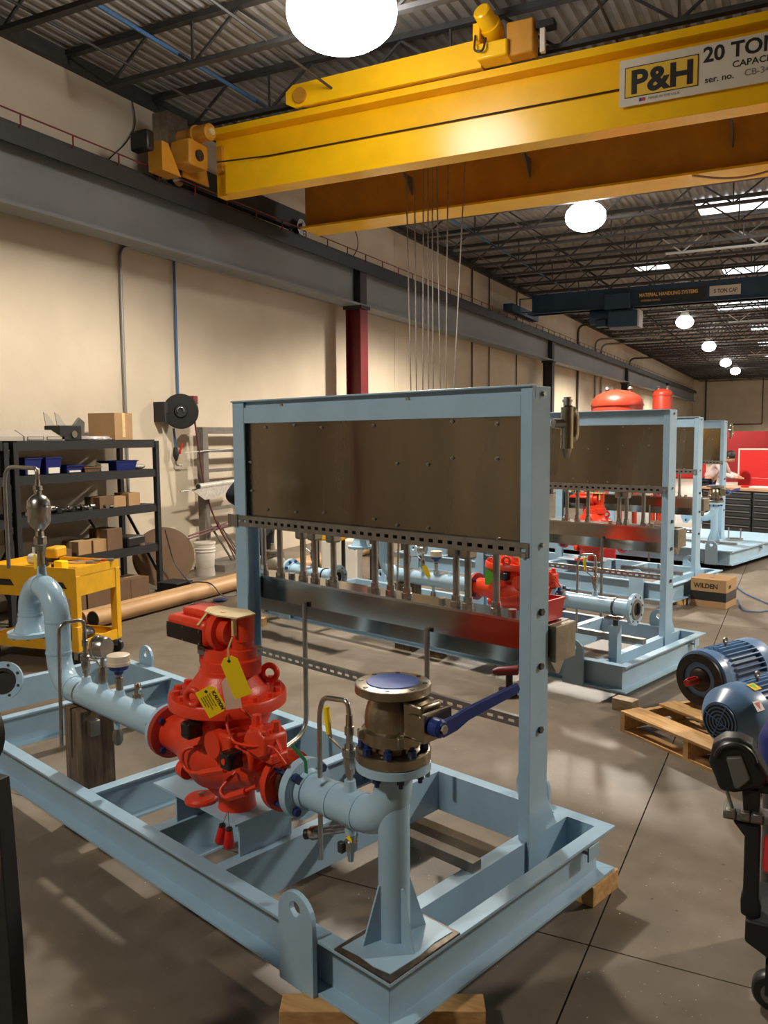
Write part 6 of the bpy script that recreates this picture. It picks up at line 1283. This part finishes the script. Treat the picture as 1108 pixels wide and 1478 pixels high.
# black thing at left edge
t = thing('steel_stanchion', 'black steel post at the lower left edge of the photo', 'post', (-2.0, 1.5, 0), absolute=True)
b = MB(); b.prism([(-2.08, 0), (-1.925, 0), (-1.932, .60), (-1.945, .92), (-1.955, 1.06), (-2.04, 1.06)], (0, 1.5, 0), (1, 0, 0), (0, 0, 1), (0, .05, 0)); part('post', b, M['blacksteel'], smooth=False, bevel=.003)
b = MB(); b.box((-2.2, 1.4, 0), (-1.95, 1.7, .012)); part('foot_plate', b, M['blacksteel'], smooth=False)
b = MB(); b.lathe((-2.075, 1.50, 1.18), (-2.075, 1.55, 1.18), [(0, .11), (1, .11)], 28); part('round_head', b, M['black'])
pipe_thing('air_hose', 'dark maroon hose hanging on black post at the left edge', [(-1.96, 1.47, 1.0), (-1.92, 1.47, .93), (-1.915, 1.47, .84), (-1.93, 1.47, .75)], .006, M['hose'], 'hose', .04)
# shavings scattered on floor
rnd = random.Random(11); b = MB()
def shav(cx, cy, sx, sy, n):
    for i in range(n):
        x, y = rnd.gauss(cx, sx), rnd.gauss(cy, sy); a = rnd.uniform(0, PI); l = rnd.uniform(.002, .008); w2 = rnd.uniform(.001, .002); c_, s_ = math.cos(a), math.sin(a)
        b.add([(x - l * c_, y - l * s_, .0015), (x + w2 * s_, y - w2 * c_, .0015), (x + l * c_, y + l * s_, .0015), (x - w2 * s_, y + w2 * c_, .0015 + l * .4)], [(0, 1, 2, 3)])
shav(-.45, 3.6, .3, .6, 30); shav(-.45, 2.95, .12, .06, 22); shav(-.55, 2.9, .3, .3, 12); shav(-1.55, 3.35, .2, .16, 45); shav(-2.3, 2.75, .12, .08, 14); shav(-.9, 5.0, .6, .8, 60); shav(-.7, 7.5, .4, 1.5, 40)
X.f = lambda p: Vector(p); X.flip = False
o = bpy.data.objects.new('metal_shavings', mesh_of('metal_shavings', b, M['shaving'], False)); COL.objects.link(o); o['kind'] = 'stuff'; o['label'] = 'tiny bright metal shavings scattered on the concrete floor'; o['category'] = 'shavings'

# ================================================================== PEOPLE
def person(label, loc, rz, J, R_, top, bottom, hair=True):
    """J joints (x right, y forward, z up), skinned to one continuous body"""
    t = thing('person', label, 'person', loc, rz=rz)
    names = list(J); idx = {n: i for i, n in enumerate(names)}
    E_ = [('pelvis', 'belly'), ('belly', 'chest'), ('chest', 'neck'), ('neck', 'headb'), ('headb', 'headt')]
    for s in 'lr':
        E_ += [('pelvis', s + 'hip'), (s + 'hip', s + 'knee'), (s + 'knee', s + 'ankle'), (s + 'ankle', s + 'toe'), ('chest', s + 'sh'), (s + 'sh', s + 'elb'), (s + 'elb', s + 'wri'), (s + 'wri', s + 'palm')]
    me = bpy.data.meshes.new('body'); me.from_pydata([Vector(J[n]) for n in names], [(idx[a], idx[c]) for a, c in E_], [])
    o = bpy.data.objects.new('body', me); COL.objects.link(o); o.parent = t
    sk = o.modifiers.new('skin', 'SKIN'); sk.use_smooth_shade = True
    for n in names:
        v = me.skin_vertices[0].data[idx[n]]; v.radius = (R_[n] if n in R_ else R_[n[1:]],) * 2; v.use_root = (n == 'pelvis')
    ss = o.modifiers.new('sub', 'SUBSURF'); ss.levels = 1; ss.render_levels = 2
    me.materials.append(M['skin'])
    # clothes and hair as shells around the same skeleton
    def shell(name, segs, m, grow):
        b = MB()
        ns = []; [ns.append(q) for s_ in segs for q in s_ if q not in ns]
        me2 = bpy.data.meshes.new(name); me2.from_pydata([Vector(J[n]) for n in ns], [(ns.index(a), ns.index(c)) for s_ in segs for a, c in zip(s_, s_[1:])], [])
        o2 = bpy.data.objects.new(name, me2); COL.objects.link(o2); o2.parent = t; k2 = o2.modifiers.new('skin', 'SKIN'); k2.use_smooth_shade = True
        for n in ns:
            v = me2.skin_vertices[0].data[ns.index(n)]; r = (R_[n] if n in R_ else R_[n[1:]]) + grow; v.radius = (r, r); v.use_root = (n == segs[0][0])
        s2 = o2.modifiers.new('sub', 'SUBSURF'); s2.levels = 1; s2.render_levels = 2; me2.materials.append(m)
    shell('shirt', [['pelvis', 'belly', 'chest', 'neck'][:3], ['chest', 'lsh', 'lelb', 'lwri'], ['chest', 'rsh', 'relb', 'rwri']], top, .022)
    shell('trousers', [['pelvis', 'lhip', 'lknee', 'lankle'], ['pelvis', 'rhip', 'rknee', 'rankle']], bottom, .020)
    for s in 'lr':
        p = Vector(J[s + 'palm']); w = Vector(J[s + 'wri']); d = (p - w).normalized(); x, y, _ = basis(d)
        for k in range(4):
            q = p + x * (k - 1.5) * .020; b = MB(); L_ = .075 - abs(k - 1.3) * .010; b.tube([q - d * .01, q + d * L_ * .5 - y * .006, q + d * L_ - y * .022], [.010, .009, .007], 8); part('finger', b, M['skin'])
        b = MB(); q = p - x * .035 - d * .02; b.tube([q + x * .015, q - x * .015 + d * .03, q - x * .018 + d * .055], [.011, .010, .008], 8); part('thumb', b, M['skin'])
        a = Vector(J[s + 'ankle']); tt = Vector(J[s + 'toe']); b = MB(); b.tube([a + Vector((0, -.06, -.045)), a + Vector((0, .0, -.04)), tt + Vector((0, .03, .0))], [.05, .055, .045], 12); part('boot', b, M['black'])
    hb, ht = Vector(J['headb']), Vector(J['headt']); up = (ht - hb).normalized(); c = (hb + ht) / 2
    fwd = Vector((0, 1, 0)); fwd = (fwd - up * fwd.dot(up)).normalized(); side = up.cross(fwd)
    b = MB(); b.ball(c - fwd * .015 + up * .025, .105, 16, 10, (.95, 1.05, 1.08)); part('hair', b, M['hair'])
    b = MB(); b.ball(c + fwd * .035 - up * .02, .085, 14, 10, (.9, .95, 1.15)); part('face', b, M['skin'])
    b = MB(); b.prism([(-.012, 0), (.012, 0), (0, .035)], c + fwd * .112 - up * .03, side, up, fwd * .02); part('nose', b, M['skin'])
    for s in (-1, 1):
        b = MB(); b.ball(c + fwd * .108 + side * s * .032, .010, 8, 6); part('eye', b, M['ink'])
        b = MB(); b.ball(c + side * s * .085 - up * .02, .022, 8, 6, (.5, .8, 1.2)); part('ear', b, M['skin'])
    b = MB(); b.box((-.02, -.003, -.004), (.02, .003, .004)); b.v = [c + fwd * .113 - up * .07 + side * p.x + fwd * p.y + up * p.z for p in b.v]; part('mouth', b, M['redflange'])
    return t
RR = dict(pelvis=.135, belly=.13, chest=.145, neck=.055, headb=.07, headt=.085, hip=.09, knee=.062, ankle=.045, toe=.035, sh=.062, elb=.045, wri=.030, palm=.034)
J1 = dict(pelvis=(0, 0, .95), belly=(0, .02, 1.12), chest=(0, .05, 1.35), neck=(0, .07, 1.50), headb=(0, .10, 1.58), headt=(0, .13, 1.70),
          lhip=(-.11, 0, .88), lknee=(-.13, .03, .50), lankle=(-.14, -.02, .10), ltoe=(-.15, .12, .04), rhip=(.11, 0, .88), rknee=(.13, .03, .50), rankle=(.14, -.02, .10), rtoe=(.15, .12, .04),
          lsh=(-.20, .05, 1.45), lelb=(-.30, .02, 1.32), lwri=(-.20, .24, 1.22), lpalm=(-.14, .30, 1.22), rsh=(.20, .05, 1.42), relb=(.32, .04, 1.18), rwri=(.20, .26, 1.12), rpalm=(.14, .32, 1.12))
person('worker in dark clothes standing behind the nearest panel, left arm bent', (-5.52, 7.78, 0), .45, J1, RR, M['darkcloth'], M['trousers'])
J2 = dict(J1); J2.update(belly=(0, .12, 1.10), chest=(0, .27, 1.27), neck=(0, .36, 1.38), headb=(0, .43, 1.43), headt=(0, .52, 1.53), lsh=(-.19, .29, 1.33), rsh=(.19, .29, 1.33), lelb=(-.24, .40, 1.10), relb=(.24, .40, 1.10), lwri=(-.18, .62, 1.03), rwri=(.18, .62, 1.03), lpalm=(-.14, .69, 1.02), rpalm=(.14, .69, 1.02))
person('dark haired worker in pale shirt bending over the far workbench', (-1.86, 19.9, 0), -1.75, J2, RR, M['shirt'], M['darkcloth'])
